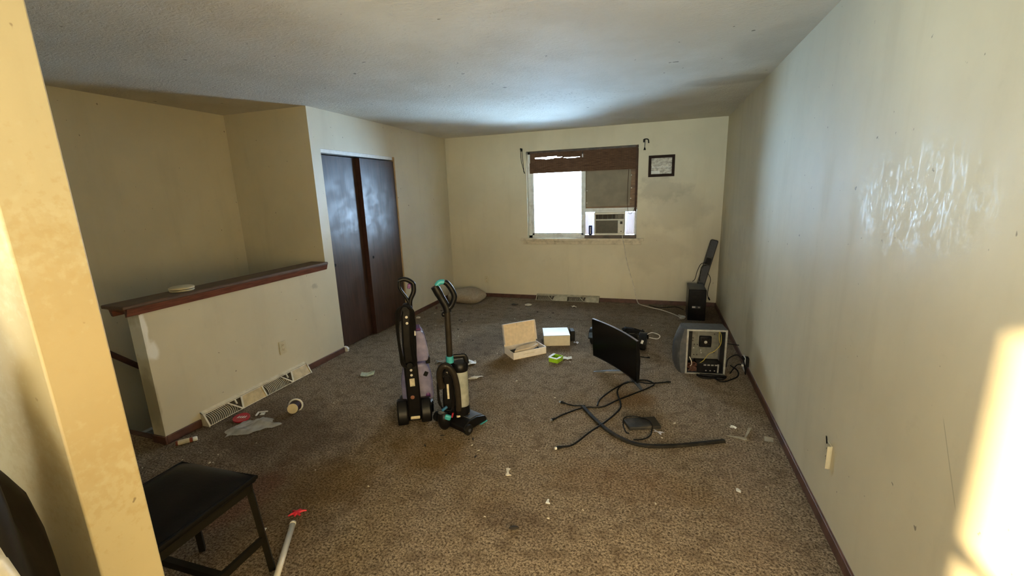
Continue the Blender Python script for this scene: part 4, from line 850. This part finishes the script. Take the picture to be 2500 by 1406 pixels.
# standing black tower
t_ = thing('computer_tower', 'black computer tower standing upright near the back right corner', 'computer', (0.50, 5.50, 0))
b = MB(); b.box((-0.098, 0.022, 0.004), (0.098, 0.41, 0.382)); b.build('chassis', M_black, t_, bevel=0.004)
b = MB(); b.box((-0.1, 0, 0.0), (0.1, 0.0215, 0.385)); b.build('front_bezel', M_black, t_, bevel=0.008)
for z_ in (0.345, 0.30): MB().box((-0.075, -0.003, z_ - 0.018), (0.075, 0.0, z_ + 0.018)).build('drive_cover', M_blackm, t_, bevel=0.004)
MB().box((-0.055, -0.004, 0.236), (0.055, 0.0, 0.272)).build('card_slot', M_blackm, t_, bevel=0.003)
o_ = MB().box((-0.058, -0.003, 0.155), (0.044, 0.0, 0.185)).build('badge', M_grey, t_, bevel=0.002)
MB().box((-0.052, -0.0036, 0.160), (-0.016, -0.003, 0.180)).build('badge_print', M_clip, o_)
MB().lathe([(0.010, 0), (0.010, 0.003), (0, 0.004)], 14, Matrix.Translation((0.024, -0.003, 0.17)) @ rotm(PI / 2)).build('power_button', M_silver, t_)
MB().box((-0.092, 0.03, 0.382), (0.092, 0.40, 0.3835)).build('grey_top_sheet', M_grey, t_)  # thin grey sheet over the black chassis top
# sound bar leaning in the corner
p0, p1 = Vector((0.505, 6.06, 0.0)), Vector((0.728, 6.175, 0.915))
ax = (p1 - p0).normalized(); Lb = (p1 - p0).length
t_ = thing('sound_bar', 'long grey and black sound bar leaning upright in the back right corner', 'speaker', p0)
xa = Vector((1, 0.0, 0)); xa = (xa - ax * xa.dot(ax)).normalized(); ya = ax.cross(xa)
Mb = Matrix(((xa.x, ya.x, ax.x, 0), (xa.y, ya.y, ax.y, 0), (xa.z, ya.z, ax.z, 0), (0, 0, 0, 1)))
def rr(hw, h0, h1, r): 
    pts = []
    for cx, cz, a0 in ((hw - r, h1 - r, 0), (-hw + r, h1 - r, PI/2), (-hw + r, h0 + r, PI), (hw - r, h0 + r, 1.5*PI)):
        for k in range(5): a = a0 + k * PI / 8; pts.append((cx + r * math.cos(a), cz + r * math.sin(a)))
    return pts
b = MB(); b.prism(rr(0.048, 0.012, Lb, 0.022), -0.025, 0.028, 'y', Mb); b.build('enclosure', M_black, t_, bevel=0.003)
for z0, z1 in ((0.06, 0.60), (0.72, Lb - 0.015)):
    b = MB(); b.prism(rr(0.036, z0, z1, 0.012), -0.030, -0.0255, 'y', Mb); b.build('speaker_grille', M_midgrey, t_)
b = MB(); b.prism(rr(0.034, 0.615, 0.705, 0.008), -0.032, -0.0255, 'y', Mb); b.build('control_panel', M_blackm, t_)
b = MB()
b.tube(spline([(0.13, -0.03, 0.63), (0.06, -0.05, 0.62), (0.02, -0.05, 0.52), (0.0, -0.045, 0.42), (-0.03, -0.045, 0.385)]), 0.004, 6); b.tube(spline([(0.13, -0.03, 0.60), (0.07, -0.05, 0.58), (0.055, -0.045, 0.46), (0.06, -0.045, 0.385)]), 0.004, 6)
b.tube(spline([(0.15, -0.02, 0.50), (0.185, -0.045, 0.42), (0.165, -0.06, 0.30), (0.16, -0.06, 0.22), (0.175, -0.06, 0.17)]), 0.004, 6); b.tube([(0.172, -0.06, 0.18), (0.19, -0.06, 0.145)], 0.009, 8)
b.build('speaker_cord', M_rubber, t_, smooth=True)

# ------------------------------------------------------------------ cardboard boxes
t_ = thing('open_box', 'open white shallow carton with its lid raised, cardboard insert inside', 'box', (-1.277, 3.756, 0), 0.757)
bl, bd, bz, th = 0.365, 0.215, 0.072, 0.004
b = MB(); b.box((0, 0, 0), (bl, bd, th)); b.build('box_floor', M_card, t_)
b = MB(); b.box((0, 0, th), (bl, th, bz)); b.box((0, bd - th, th), (bl, bd, bz)); b.box((0, th, th), (th, bd - th, bz)); b.box((bl - th, th, th), (bl, bd - th, bz)); b.build('box_walls', M_cardout, t_)
Ml = Matrix.Translation((0, bd, bz)) @ rotm(-0.20, 0, 0)
b = MB(); b.box((0, 0.0, 0), (bl, th, 0.225), Ml); o_ = b.build('lid', M_cardout, t_)
MB().box((0.004, -0.0015, 0.0), (bl - 0.004, -0.0003, 0.22), Ml).build('lid_lining', M_card, o_)
b = MB(); b.box((0, -0.032, 0.221), (bl, 0.0, 0.225), Ml); b.box((0, -0.032, 0.02), (0.003, 0.0, 0.221), Ml); b.box((bl - 0.003, -0.032, 0.02), (bl, 0.0, 0.221), Ml); b.build('lid_flap', M_cardout, o_)
b = MB(); b.box((0.15, -0.034, 0.195), (0.215, -0.030, 0.224), Ml); b.build('tuck_tab', M_card, o_)
b = MB(); b.box((0.02, 0.02, th), (bl - 0.02, bd - 0.02, 0.03)); b.build('foam_liner', M_blackm, t_)
b = MB(); b.prism([(0.03, 0.035), (0.235, 0.05), (0.33, 0.10), (0.30, 0.155), (0.10, 0.125)], 0.045, 0.075, 'z', Matrix.Translation((0, 0, 0.0)) @ rotm(0.0, -0.02, 0)); b.build('cardboard_insert', M_card, t_, bevel=0.004)
MB().box((0.11, -0.0008, 0.038), (0.23, -0.0002, 0.042)).build('printed_line', M_boxside, t_)
t_ = thing('closed_box', 'closed white carton lying behind the open one', 'box', (-1.085, 4.205, 0), 0.30)
b = MB(); b.box((0, 0, 0), (0.275, 0.27, 0.108)); b.build('box_body', M_boxside, t_, bevel=0.002)
M_lidw = mat('white_gloss_lid', (0.56, 0.58, 0.62), 0.3, var=0.03)
b = MB(); b.box((-0.002, -0.002, 0.1085), (0.277, 0.272, 0.116)); b.build('box_lid', M_lidw, t_, bevel=0.002)
t_ = tag(MB().box((0, 0, 0), (0.05, 0.12, 0.11)).build('speaker_cube', M_blackm, loc=(-0.845, 4.43, 0), rz=0.3, bevel=0.006), 'small black box standing against the right end of closed white carton', 'box')
t_ = thing('green_box', 'small lime green open carton on the carpet by the open white box', 'box', (-0.935, 3.80, 0), -0.30)
b = MB(); b.box((0, 0, 0), (0.095, 0.003, 0.045)); b.box((0, 0.107, 0), (0.095, 0.11, 0.045)); b.box((0, 0.003, 0), (0.003, 0.107, 0.045)); b.box((0.092, 0.003, 0), (0.095, 0.107, 0.045)); b.box((0.003, 0.003, 0), (0.092, 0.107, 0.003)); b.build('box_walls', M_green, t_)
b = MB(); b.box((-0.002, -0.012, 0.0455), (0.097, 0.012, 0.0475)); b.box((-0.012, 0.012, 0.0455), (0.014, 0.11, 0.0475)); b.box((0.082, 0.012, 0.0455), (0.104, 0.06, 0.0475)); b.build('white_flaps', M_paper, t_)
t_ = tag(MB().grid(5, 4, lambda u, v: (0.11 * u, 0.06 * v, 0.004 + 0.012 * abs(math.sin(5 * u + 3 * v)))).build('torn_packaging', M_paper, loc=(-0.83, 3.86, 0), rz=0.3, solid=0.001), 'crumpled white packaging scrap right beside the green carton', 'packaging')

# ------------------------------------------------------------------ cables, strip and small box on the carpet
def cord(name, pts, r, lab, m=M_rubber, z=0.006, ends=()):
    t_ = thing(name, lab, 'cable', (pts[0][0], pts[0][1], 0))
    P = [(p[0] - pts[0][0], p[1] - pts[0][1], (p[2] if len(p) > 2 else z)) for p in pts]
    MB().tube(spline(P, 6), r, 8).build('cable', m, t_, smooth=True)
    for i, mm, ln, rad in ends:
        a = Vector(P[0]) if i == 0 else Vector(P[-1]); q = Vector(P[1]) if i == 0 else Vector(P[-2]); d_ = (a - q).normalized()
        MB().tube([a - d_ * 0.005, a + d_ * ln * 0.6, a + d_ * ln], [rad * 0.6, rad, rad], 8).build('plug', M_blackm, t_, bevel=0.001)
        MB().cyl(a + d_ * ln, a + d_ * (ln + 0.014), rad * 0.75, n=8).build('plug_tip', mm, t_)
    return t_
cord('power_cable', [(-0.640, 2.755), (-0.582, 2.842), (-0.468, 2.967), (-0.337, 3.015), (-0.244, 3.141), (-0.129, 3.285), (-0.024, 3.418), (0.029, 3.519), (-0.044, 3.58), (-0.132, 3.536), (-0.22, 3.448), (-0.305, 3.292), (-0.367, 3.13), (-0.375, 3.025)], 0.0055, 'black cable looping from the flat strip end to the monitor foot', ends=((0, M_canend, 0.03, 0.010),))
cord('video_cable', [(-0.620, 3.0), (-0.547, 2.98), (-0.46, 2.99, 0.012)], 0.005, 'short black cable lying above the left end of the flat strip', ends=((0, M_canend, 0.03, 0.011),))
cord('monitor_cable', [(-0.52, 2.42), (-0.454, 2.467), (-0.371, 2.615, 0.022), (-0.284, 2.802, 0.012), (-0.211, 3.003), (-0.21, 3.102, 0.012), (-0.248, 3.269), (-0.242, 3.386), (-0.19, 3.497), (-0.091, 3.505, 0.014), (-0.01, 3.501, 0.014), (0.12, 3.575)], 0.006, 'long black cable crossing the flat strip toward the monitor', ends=((0, M_clip, 0.035, 0.012), (1, M_blackm, 0.03, 0.011)))
t_ = tag(MB().tube(spline([(-0.475, 2.973, 0.010), (-0.39, 2.845, 0.011), (-0.305, 2.735, 0.011), (-0.214, 2.642, 0.011), (-0.118, 2.583, 0.011), (-0.03, 2.566, 0.011), (0.068, 2.583, 0.011), (0.19, 2.626, 0.011), (0.313, 2.683, 0.011), (0.458, 2.752, 0.011)], 6), 0.0165, 8, (1, 0.62)).build('rubber_strip', mat('dusty_black_rubber', (0.016, 0.014, 0.011), 0.7, dirt=((0.06, 0.05, 0.035), 0.5), spec=0.12), smooth=True), 'curved dusty black rubber strip lying on the carpet', 'rubber strip')
t_ = thing('set_top_box', 'flat dusty black box with a cord on the carpet inside the strip curve', 'electronic box', (-0.122, 2.735, 0), 0.345)
MB().prism([(0, 0), (0.215, 0), (0.215, 0.135), (0.02, 0.125), (-0.012, 0.105)], 0.002, 0.026).build('case', mat('dusty_black_case', (0.028, 0.026, 0.024), 0.5, dirt=((0.10, 0.085, 0.065), 0.5), spec=0.2), t_, bevel=0.006)
b = MB(); b.prism([(0.15, 0.003), (0.212, 0.003), (0.212, 0.128), (0.15, 0.126)], 0.0262, 0.0270); b.build('top_panel', M_brownblack, t_)
MB().tube(spline([(0.155, 0.0, 0.03), (0.155, 0.06, 0.031), (0.13, 0.10, 0.031), (0.07, 0.135, 0.031), (0.0, 0.125, 0.028), (-0.025, 0.06, 0.006), (-0.03, -0.02, 0.006), (-0.015, -0.04, 0.006)]), 0.004, 8).build('cord', M_rubber, t_, smooth=True)
MB().tube(spline([(0.155, 0.0, 0.030), (0.145, -0.02, 0.010), (0.11, -0.08, 0.006), (0.05, -0.115, 0.006), (-0.01, -0.118, 0.008)]), 0.004, 8).build('cord', M_rubber, t_, smooth=True)
cord('thin_cable', [(-0.06, 6.13), (0.06, 6.02), (0.18, 6.06), (0.30, 6.10), (0.38, 5.98)], 0.005, 'thin black cable on the carpet between the back wall and standing tower')

# ------------------------------------------------------------------ litter by the half wall
t_ = thing('ice_cream_tub', 'small round dark tub with white rim lying on its side on the carpet', 'tub', (-2.585, 2.345, 0.046), 0)
dv = Vector((0.18, -0.30, 0.06)).normalized(); q_ = dv.to_track_quat('Z', 'Y').to_matrix().to_4x4()
M_tub = mat('dark_maroon_tub_print', (0.030, 0.010, 0.013), 0.5, var=0.5, nscale=40, spec=0.15)
MB().lathe([(0.036, 0.045), (0.043, -0.035)], 28, q_).build('tub_body', M_tub, t_, smooth=True)
MB().lathe([(0.0, 0.0452), (0.037, 0.0452), (0.0385, 0.048), (0.037, 0.051), (0.0, 0.0505)], 28, q_).build('tub_base', M_cream, t_, smooth=True)
MB().lathe([(0.043, -0.034), (0.053, -0.034), (0.054, -0.041), (0.046, -0.044), (0.0, -0.043)], 28, q_).build('tub_rim', M_paper, t_, smooth=True)
t_ = thing('red_lid', 'red plastic lid with white lettering lying by the long vent', 'lid', (-2.90, 2.15, 0.002), 0.4)
MB().lathe([(0.0, 0), (0.055, 0), (0.058, 0.004), (0.056, 0.012), (0.048, 0.010), (0, 0.009)], 28, rotm(0.12, 0.05, 0) @ Matrix.Translation((0, 0, 0.006))).build('lid_disc', M_red, t_, smooth=True)
b = MB()
for i, x_ in enumerate((-0.026, -0.01, 0.006, 0.022)): b.tube(spline([(x_, -0.012, 0), (x_ + 0.006, 0.006, 0), (x_ + 0.012, 0.014, 0), (x_ + 0.006, -0.004, 0), (x_ + 0.013, -0.012, 0)], 3), 0.0016, 4)
o_ = b.build('script_lettering', M_paper, t_); o_.location = (0, 0, 0.0175); o_.rotation_euler = (0.12, 0.05, 0)
t_ = thing('white_clip', 'small white plastic clip on the carpet beside the red lid', 'clip', (-2.80, 2.245, 0), 0.5)
b = MB(); b.box((-0.05, -0.006, 0), (-0.04, 0.05, 0.008)); b.box((-0.05, 0.045, 0), (0.02, 0.052, 0.008)); b.build('bracket', M_paper, t_)
b = MB(); b.box((-0.02, 0.0, 0), (0.01, 0.008, 0.006)); b.box((-0.02, 0.02, 0), (0.01, 0.028, 0.006)); b.build('prongs', M_paper, t_)
def film(u, v):
    e = 0.9 - 0.35 * abs(v - 0.5)
    x = (u - 0.5) * 0.34 * (0.75 + 0.25 * math.sin(3 * v + 1)) + 0.02 * math.sin(9 * v); y = (v - 0.5) * 0.19 * (0.8 + 0.3 * math.sin(2.5 * u + 0.4)) + 0.012 * math.sin(11 * u)
    return (x, y, 0.006 + 0.03 * max(0, math.sin(PI * u) * math.sin(PI * v)) * (0.6 + 0.5 * math.sin(7 * u + 3 * v)) + 0.005 * abs(math.sin(14 * u - 9 * v)))
t_ = tag(MB().grid(28, 18, film).build('plastic_bag', M_film, loc=(-2.72, 2.09, 0), rz=0.75, smooth=True), 'crumpled clear plastic bag on the carpet before the long vent', 'plastic bag')
t_ = thing('pill_bottle', 'small red-brown bottle with pale label and cap beside half wall corner', 'bottle', (-2.985, 1.80, 0.0165), 0.86)
M_bot = mat('red_brown_bottle', (0.22, 0.045, 0.02), 0.35)
R90 = rotm(0, PI / 2, 0)
MB().lathe([(0, -0.055), (0.0150, -0.055), (0.0165, -0.050), (0.0165, 0.035), (0.012, 0.04)], 20, R90).build('bottle_body', M_bot, t_, smooth=True)
MB().lathe([(0.0169, -0.042), (0.0169, 0.022)], 20, R90).build('bottle_label', M_label, t_, smooth=True)
MB().lathe([(0.0155, 0.040), (0.0155, 0.060), (0.013, 0.064), (0, 0.064)], 20, R90).build('bottle_cap', M_paper, t_, smooth=True)
t_ = tag(MB().grid(6, 5, lambda u, v: (0.12 * (u - 0.5), 0.085 * (v - 0.5), 0.003 + 0.03 * abs(u - 0.45) + 0.010 * math.sin(6 * v) ** 2)).build('folded_paper', M_greenpaper, loc=(-2.47, 3.09, 0), rz=0.5, solid=0.0015), 'folded greenish paper note on the carpet near the closet doors', 'paper')
t_ = tag(MB().prism([(-0.03, 0), (0.01, -0.005), (0.018, 0.03), (0.0, 0.05), (-0.028, 0.055)], 0, 0.03, 'y').build('broken_corner_block', M_white, loc=(XL + 0.016, 3.565, 0), rz=0.2, bevel=0.003), 'broken white corner piece standing at the foot of the closet opening', 'trim piece')
t_ = tag(MB().lathe([(0, 0.001), (0.04, 0.001), (0.052, 0.012), (0.050, 0.018), (0.03, 0.026), (0, 0.028)], 24).build('white_dish', M_crumb, loc=(-1.72, 5.80, 0), smooth=True), 'small round pale dish on the carpet before the back vent', 'dish')
# floor cushion in the far left corner
def cush(d): return 1.0 - 0.16 * (abs(d.x) ** 6 + abs(d.y) ** 6) + 0.05 * math.sin(5 * d.x + 3 * d.y)
t_ = tag(MB().blob((0, 0, 0.085), (0.34, 0.27, 0.115), 40, 24, cush, flat=0.0).build('floor_cushion', M_cloth, loc=(-2.72, 5.90, 0), rz=-0.25, smooth=True), 'beige floor cushion slumped in the far left corner', 'cushion')
tag(MB().box((0, 0, 0), (0.03, 0.02, 0.035)).build('trim_fragment', M_trim, loc=(-2.98, 5.35, 0), rz=0.4, bevel=0.005), 'broken baseboard fragment on the carpet beneath the left wall near the cushion', 'trim piece')
tag(MB().prism([(0, 0), (0.05, 0.005), (0.045, 0.03), (0.01, 0.035)], 0.001, 0.018).build('foam_chunk', M_clip, loc=(-3.01, 4.86, 0)), 'pale crumbled plaster chunk on the carpet at the right door jamb', 'debris')

# ------------------------------------------------------------------ foreground chair, pipe, red toy
t_ = thing('metal_chair', 'black padded metal chair, partly hidden behind the yellow wall end', 'chair', (-1.755, 0.955, 0), 0.03)
sw, sd, sh = 0.205, 0.205, 0.455
b = MB()
b.grid(16, 16, lambda u, v: ((u - 0.5) * 2 * sw * 1.02, (v - 0.5) * 2 * sd * 1.02, sh + 0.012 + 0.026 * (1 - abs(2*u-1) ** 5) * (1 - abs(2*v-1) ** 5)))
b.box((-sw * 1.02, -sd * 1.02, sh - 0.012), (sw * 1.02, sd * 1.02, sh + 0.012)); b.build('seat', M_leather, t_, smooth=True, bevel=0.008)
o_ = MB().tube([(sw, -sd, sh + 0.008), (sw, sd, sh + 0.008), (-sw, sd, sh + 0.008), (-sw, -sd, sh + 0.008), (sw, -sd, sh + 0.008)], 0.011, 8).build('seat_piping', M_leather, t_, smooth=True)
b = MB(); q = 0.012
for s_ in (-1, 1): b.box((s_ * (sw - 0.02) - q, -sd, sh - 0.05), (s_ * (sw - 0.02) + q, sd - 0.01, sh - 0.013))
for s_ in (-1, 1): b.box((-sw + 0.03, s_ * (sd - 0.02) - q, sh - 0.05), (sw - 0.03, s_ * (sd - 0.02) + q, sh - 0.013))
b.build('seat_rail', M_chairmetal, t_, bevel=0.002)
for x_ in (-1, 1):
    for y_ in (-1, 1):
        tp = sh - 0.013 if y_ > 0 else 0.92
        b = MB(); b.tube([(x_ * (sw - 0.0), y_ * (sd + 0.004), 0), (x_ * (sw - 0.022), y_ * (sd - 0.018), sh - 0.03)] + ([(x_ * (sw - 0.022), -sd - 0.05, 0.92)] if y_ < 0 else [(x_ * (sw - 0.022), y_ * (sd - 0.018), tp)]), 0.0165, 4)
        b.build('leg', M_chairmetal, t_)
b = MB(); z_ = 0.165
for s_ in (-1, 1): b.box((s_ * (sw - 0.008) - 0.008, -sd + 0.0, z_ - 0.016), (s_ * (sw - 0.008) + 0.008, sd - 0.0, z_ + 0.016))
b.box((-sw + 0.02, -0.012, z_ - 0.015), (sw - 0.02, 0.012, z_ + 0.015)); b.build('stretcher', M_chairmetal, t_)
b = MB(); b.box((-sw + 0.03, -sd - 0.055, 0.66), (sw - 0.03, -sd - 0.025, 0.90)); b.build('backrest', M_leather, t_, bevel=0.012)
t_ = thing('pvc_pipe', 'white plastic pipe lying on the carpet right of the chair', 'pipe', (-1.672, 1.405, 0.013))
dp = Vector((-1.385, 0.97, 0.013)) - Vector((-1.672, 1.405, 0.013)); pp = Vector((0, 0, 0))
MB().tube([(0, 0, 0), tuple(dp)], 0.0125, 20, cap=False).build('pipe_wall', M_pipe, t_, smooth=True, solid=0.002)
b = MB(); u_ = dp.normalized(); b.tube([tuple(u_ * -0.002), tuple(u_ * 0.012)], 0.0140, 20, cap=False); b.build('pipe_end', M_pipe, t_, smooth=True, solid=0.002)
def starfish(): 
    b = MB(); c0 = Vector((0, 0, 0.008)); b.blob(c0, (0.016, 0.024, 0.008), 14, 10)
    for a, l in ((0.3, .03), (1.3, .045), (2.2, .028), (3.6, .034), (4.6, .042), (5.6, .026)):
        b.tube([c0, c0 + Vector((math.cos(a) * l * .6, math.sin(a) * l * .6, 0.002)), c0 + Vector((math.cos(a) * l, math.sin(a) * l, -0.003))], [0.007, 0.006, 0.0035], 8)
    return b
tag(starfish().build('toy_piece', M_brightred, loc=(-1.716, 1.475, 0), rz=-0.6, smooth=True), 'small bright red plastic toy piece just above the white pipe', 'toy')
tag(MB().box((-0.011, -0.013, 0), (0.011, 0.013, 0.003)).build('paper_square', M_paper, loc=(-1.79, 1.335, 0.001), rz=0.35), 'small white paper square on the carpet left of the white pipe', 'paper')

# frosted plastic offcuts by the right wall
t_ = thing('plastic_offcut', 'bent strip of frosted clear plastic on the carpet near the right baseboard', 'plastic strip', (0.575, 2.83, 0), 0)
MB().prism([(-0.09, 0.008), (0.01, -0.022), (0.025, -0.018), (0.022, 0.012), (-0.03, 0.012)], 0.001, 0.004).build('flat_arm', M_strip, t_)
MB().prism([(0.012, 0.0), (0.024, 0.006), (0.075, 0.13), (0.055, 0.135)], 0.001, 0.012).build('raised_arm', M_strip, t_)
tag(MB().prism([(0, 0), (0.05, 0.0), (0.06, 0.05), (0.01, 0.06)], 0.001, 0.004).build('film_scrap', M_strip, loc=(0.70, 2.83, 0)), 'scrap of clear film on the carpet against the right baseboard', 'plastic scrap')

# paper and wrapper litter with a look of its own
def scrap(name, px_, py_, sx_, sy_, m, rz, lab, cat='litter', h=0.012):
    b = MB(); ph = random.random() * 6
    b.grid(5, 4, lambda u, v: (sx_ * (u - 0.5) * (0.8 + 0.2 * math.sin(5 * v + ph)), sy_ * (v - 0.5) * (0.85 + 0.2 * math.sin(4 * u + ph)), 0.002 + h * abs(math.sin(3.5 * u + 2 * v + ph))))
    return tag(b.build(name, m, loc=(px_, py_, 0), rz=rz, solid=0.0012), lab, cat)
scrap('paper_scrap', -1.66, 3.56, 0.13, 0.11, M_paper, 0.2, 'crumpled white paper scrap on the carpet behind the vacuum bin', 'paper', 0.025)
scrap('paper_strip', -1.47, 3.26, 0.15, 0.035, M_paper, 0.6, 'narrow white paper strip on the carpet right of the vacuum bin', 'paper', 0.02)
scrap('foil_scrap', -1.95, 3.52, 0.10, 0.06, M_silver, 0.3, 'crumpled silver foil on the carpet between the two machines', 'foil', 0.02)
scrap('wrapper', 0.061, 2.755, 0.075, 0.03, mat('lilac_white_wrapper', (0.55, 0.55, 0.66), 0.4), -0.45, 'small pale lilac wrapper right of the flat dusty box', 'wrapper', 0.012)
scrap('tissue_piece', 0.535, 2.945, 0.04, 0.04, M_paper, 0.7, 'small white tissue piece above the frosted plastic strip', 'tissue', 0.014)
scrap('wrapper', -0.768, 4.357, 0.055, 0.03, mat('silver_blue_wrapper', (0.5, 0.55, 0.68), 0.3), 0.1, 'small silvery wrapper on the carpet right of the closed white carton', 'wrapper', 0.02)
scrap('foam_piece', -1.069, 5.83, 0.09, 0.05, M_crumb, -0.5, 'small white foam piece on the carpet in front of the back vent', 'foam', 0.02)
scrap('debris_clump', -1.92, 5.785, 0.12, 0.05, M_darkbit, 0.3, 'small dark clump with pale flecks left of the pale dish', 'debris', 0.02)
tag(MB().prism([(-0.012, 0.03), (0.0, 0.036), (0.014, 0.026), (0.006, 0.012), (0.008, -0.02), (0.022, -0.03), (-0.002, -0.036), (-0.012, -0.03), (-0.004, -0.01), (-0.010, 0.014)], 0.001, 0.006).build('plastic_figure', M_crumb, loc=(-0.771, 2.094, 0), rz=0.25), 'pale bone-shaped plastic scrap in the middle of the foreground carpet', 'plastic scrap')
tag(MB().prism([(-0.010, -0.012), (0.014, -0.012), (0.004, 0.0), (0.002, 0.018), (-0.006, 0.016)], 0.001, 0.007).build('china_shard', M_paper, loc=(-0.487, 1.915, 0)), 'white shard with a pointed top right of the bone-shaped scrap', 'shard')
tag(MB().prism([(-0.010, -0.008), (0.010, -0.016), (0.012, -0.002), (0.0, 0.014), (-0.010, 0.010)], 0.001, 0.007).build('china_shard', M_paper, loc=(0.465, 2.278, 0)), 'white shard on the carpet below the right end of rubber strip', 'shard')
tag(MB().blob((0, 0, 0.006), (0.026, 0.012, 0.008), 12, 8).build('dark_clump', M_darkbit, loc=(-0.602, 1.69, 0.001), rz=0.3), 'dark clump on the bare foreground carpet nearest the camera', 'debris')

def crumb_mesh():
    b = MB(); k = random.random() * 6
    b.blob((0, 0, 0.004), (0.010, 0.006, 0.0045), 8, 6, lambda d: 0.8 + 0.3 * math.sin(4 * d.x + k) * math.cos(5 * d.y + k)); return b
pts = [(-2.451, 2.714), (-2.39, 2.543), (-2.385, 2.585), (-2.02, 3.41), (-2.093, 4.352), (-2.115, 4.286), (-1.987, 4.345), (-1.084, 2.29), (-0.838, 2.348), (-1.019, 2.251), (-0.767, 1.725), (-0.737, 2.505), (-0.713, 3.075), (-0.822, 2.866), (-0.377, 3.06), (0.169, 2.911), (0.085, 2.700), (0.469, 3.12), (-1.25, 3.118), (-0.735, 3.835), (-1.491, 3.875), (-2.81, 1.651), (-2.767, 1.741), (-2.601, 1.674), (-2.632, 1.755), (-2.968, 1.52), (-2.507, 1.93), (-2.584, 1.683), (-1.895, 1.799), (-1.487, 1.76), (-2.867, 5.118), (-2.593, 4.617), (-3.04, 5.158), (-0.016, 5.179), (-0.022, 4.55), (-0.666, 2.348), (-0.457, 1.80), (0.047, 2.055), (0.61, 2.347), (-0.999, 2.124), (-0.301, 1.906), (-1.35, 4.45), (-1.30, 4.55), (-1.42, 4.5), (-2.3, 4.9), (-2.2, 5.2), (-2.45, 4.3), (-1.1, 3.3), (-1.7, 5.1), (-0.3, 4.9)]
c0 = crumb_mesh().build('crumb', M_crumb)
for i, (x, y) in enumerate(pts):
    o = c0 if i == 0 else c0.copy()
    if i: COL.objects.link(o)
    s = random.uniform(0.5, 1.15) * (1.35 if y > 3.5 else 1)
    o.location = (x, y, 0); o.rotation_euler = (0, 0, random.random() * 6.28); o.scale = (s * random.uniform(0.8, 1.5), s, s)
    tag(o, 'tiny off-white crumb scattered on the stained brown carpet', 'crumb', 'off-white crumbs on the carpet')
d0 = crumb_mesh().build('dirt_speck', M_darkbit)
for i in range(26):
    x, y = (random.uniform(-2.9, -1.2), random.uniform(4.2, 5.7)) if i < 18 else (random.uniform(-1.4, -1.0), random.uniform(2.1, 2.36))
    o = d0 if i == 0 else d0.copy()
    if i: COL.objects.link(o)
    s = random.uniform(0.6, 1.4); o.location = (x, y, 0); o.rotation_euler = (0, 0, random.random() * 6.28); o.scale = (s * 1.4, s, s)
    tag(o, 'tiny dark dirt speck scattered on the brown carpet', 'dirt', 'dark dirt specks on the carpet')

# bags standing at the near side of the partition, at the left edge of view
def bagfn(d): return 1.0 + 0.07 * math.sin(7 * d.x + 5 * d.z) + 0.05 * math.sin(11 * d.y - 6 * d.z)
t_ = thing('garbage_bag', 'tall black garbage bag standing against the wall at the left edge', 'bag', (-1.30, 0.272, 0))
MB().blob((0, 0, 0.66), (0.20, 0.175, 0.70), 44, 30, bagfn, flat=0.0).build('bag_body', M_jacket, t_, smooth=True)
b = MB(); b.lathe([(0.02, 1.30), (0.045, 1.36), (0.09, 1.44)], 18, Matrix.Translation((-0.02, 0, 0))); b.build('tied_neck', M_jacket, t_, smooth=True, solid=0.004)
t_ = thing('white_bag', 'tall white plastic bag standing before the black one at the left edge', 'bag', (-0.92, 0.172, 0))
MB().blob((0, 0, 0.60), (0.14, 0.16, 0.63), 40, 26, bagfn, flat=0.0).build('bag_body', M_whitebag, t_, smooth=True)
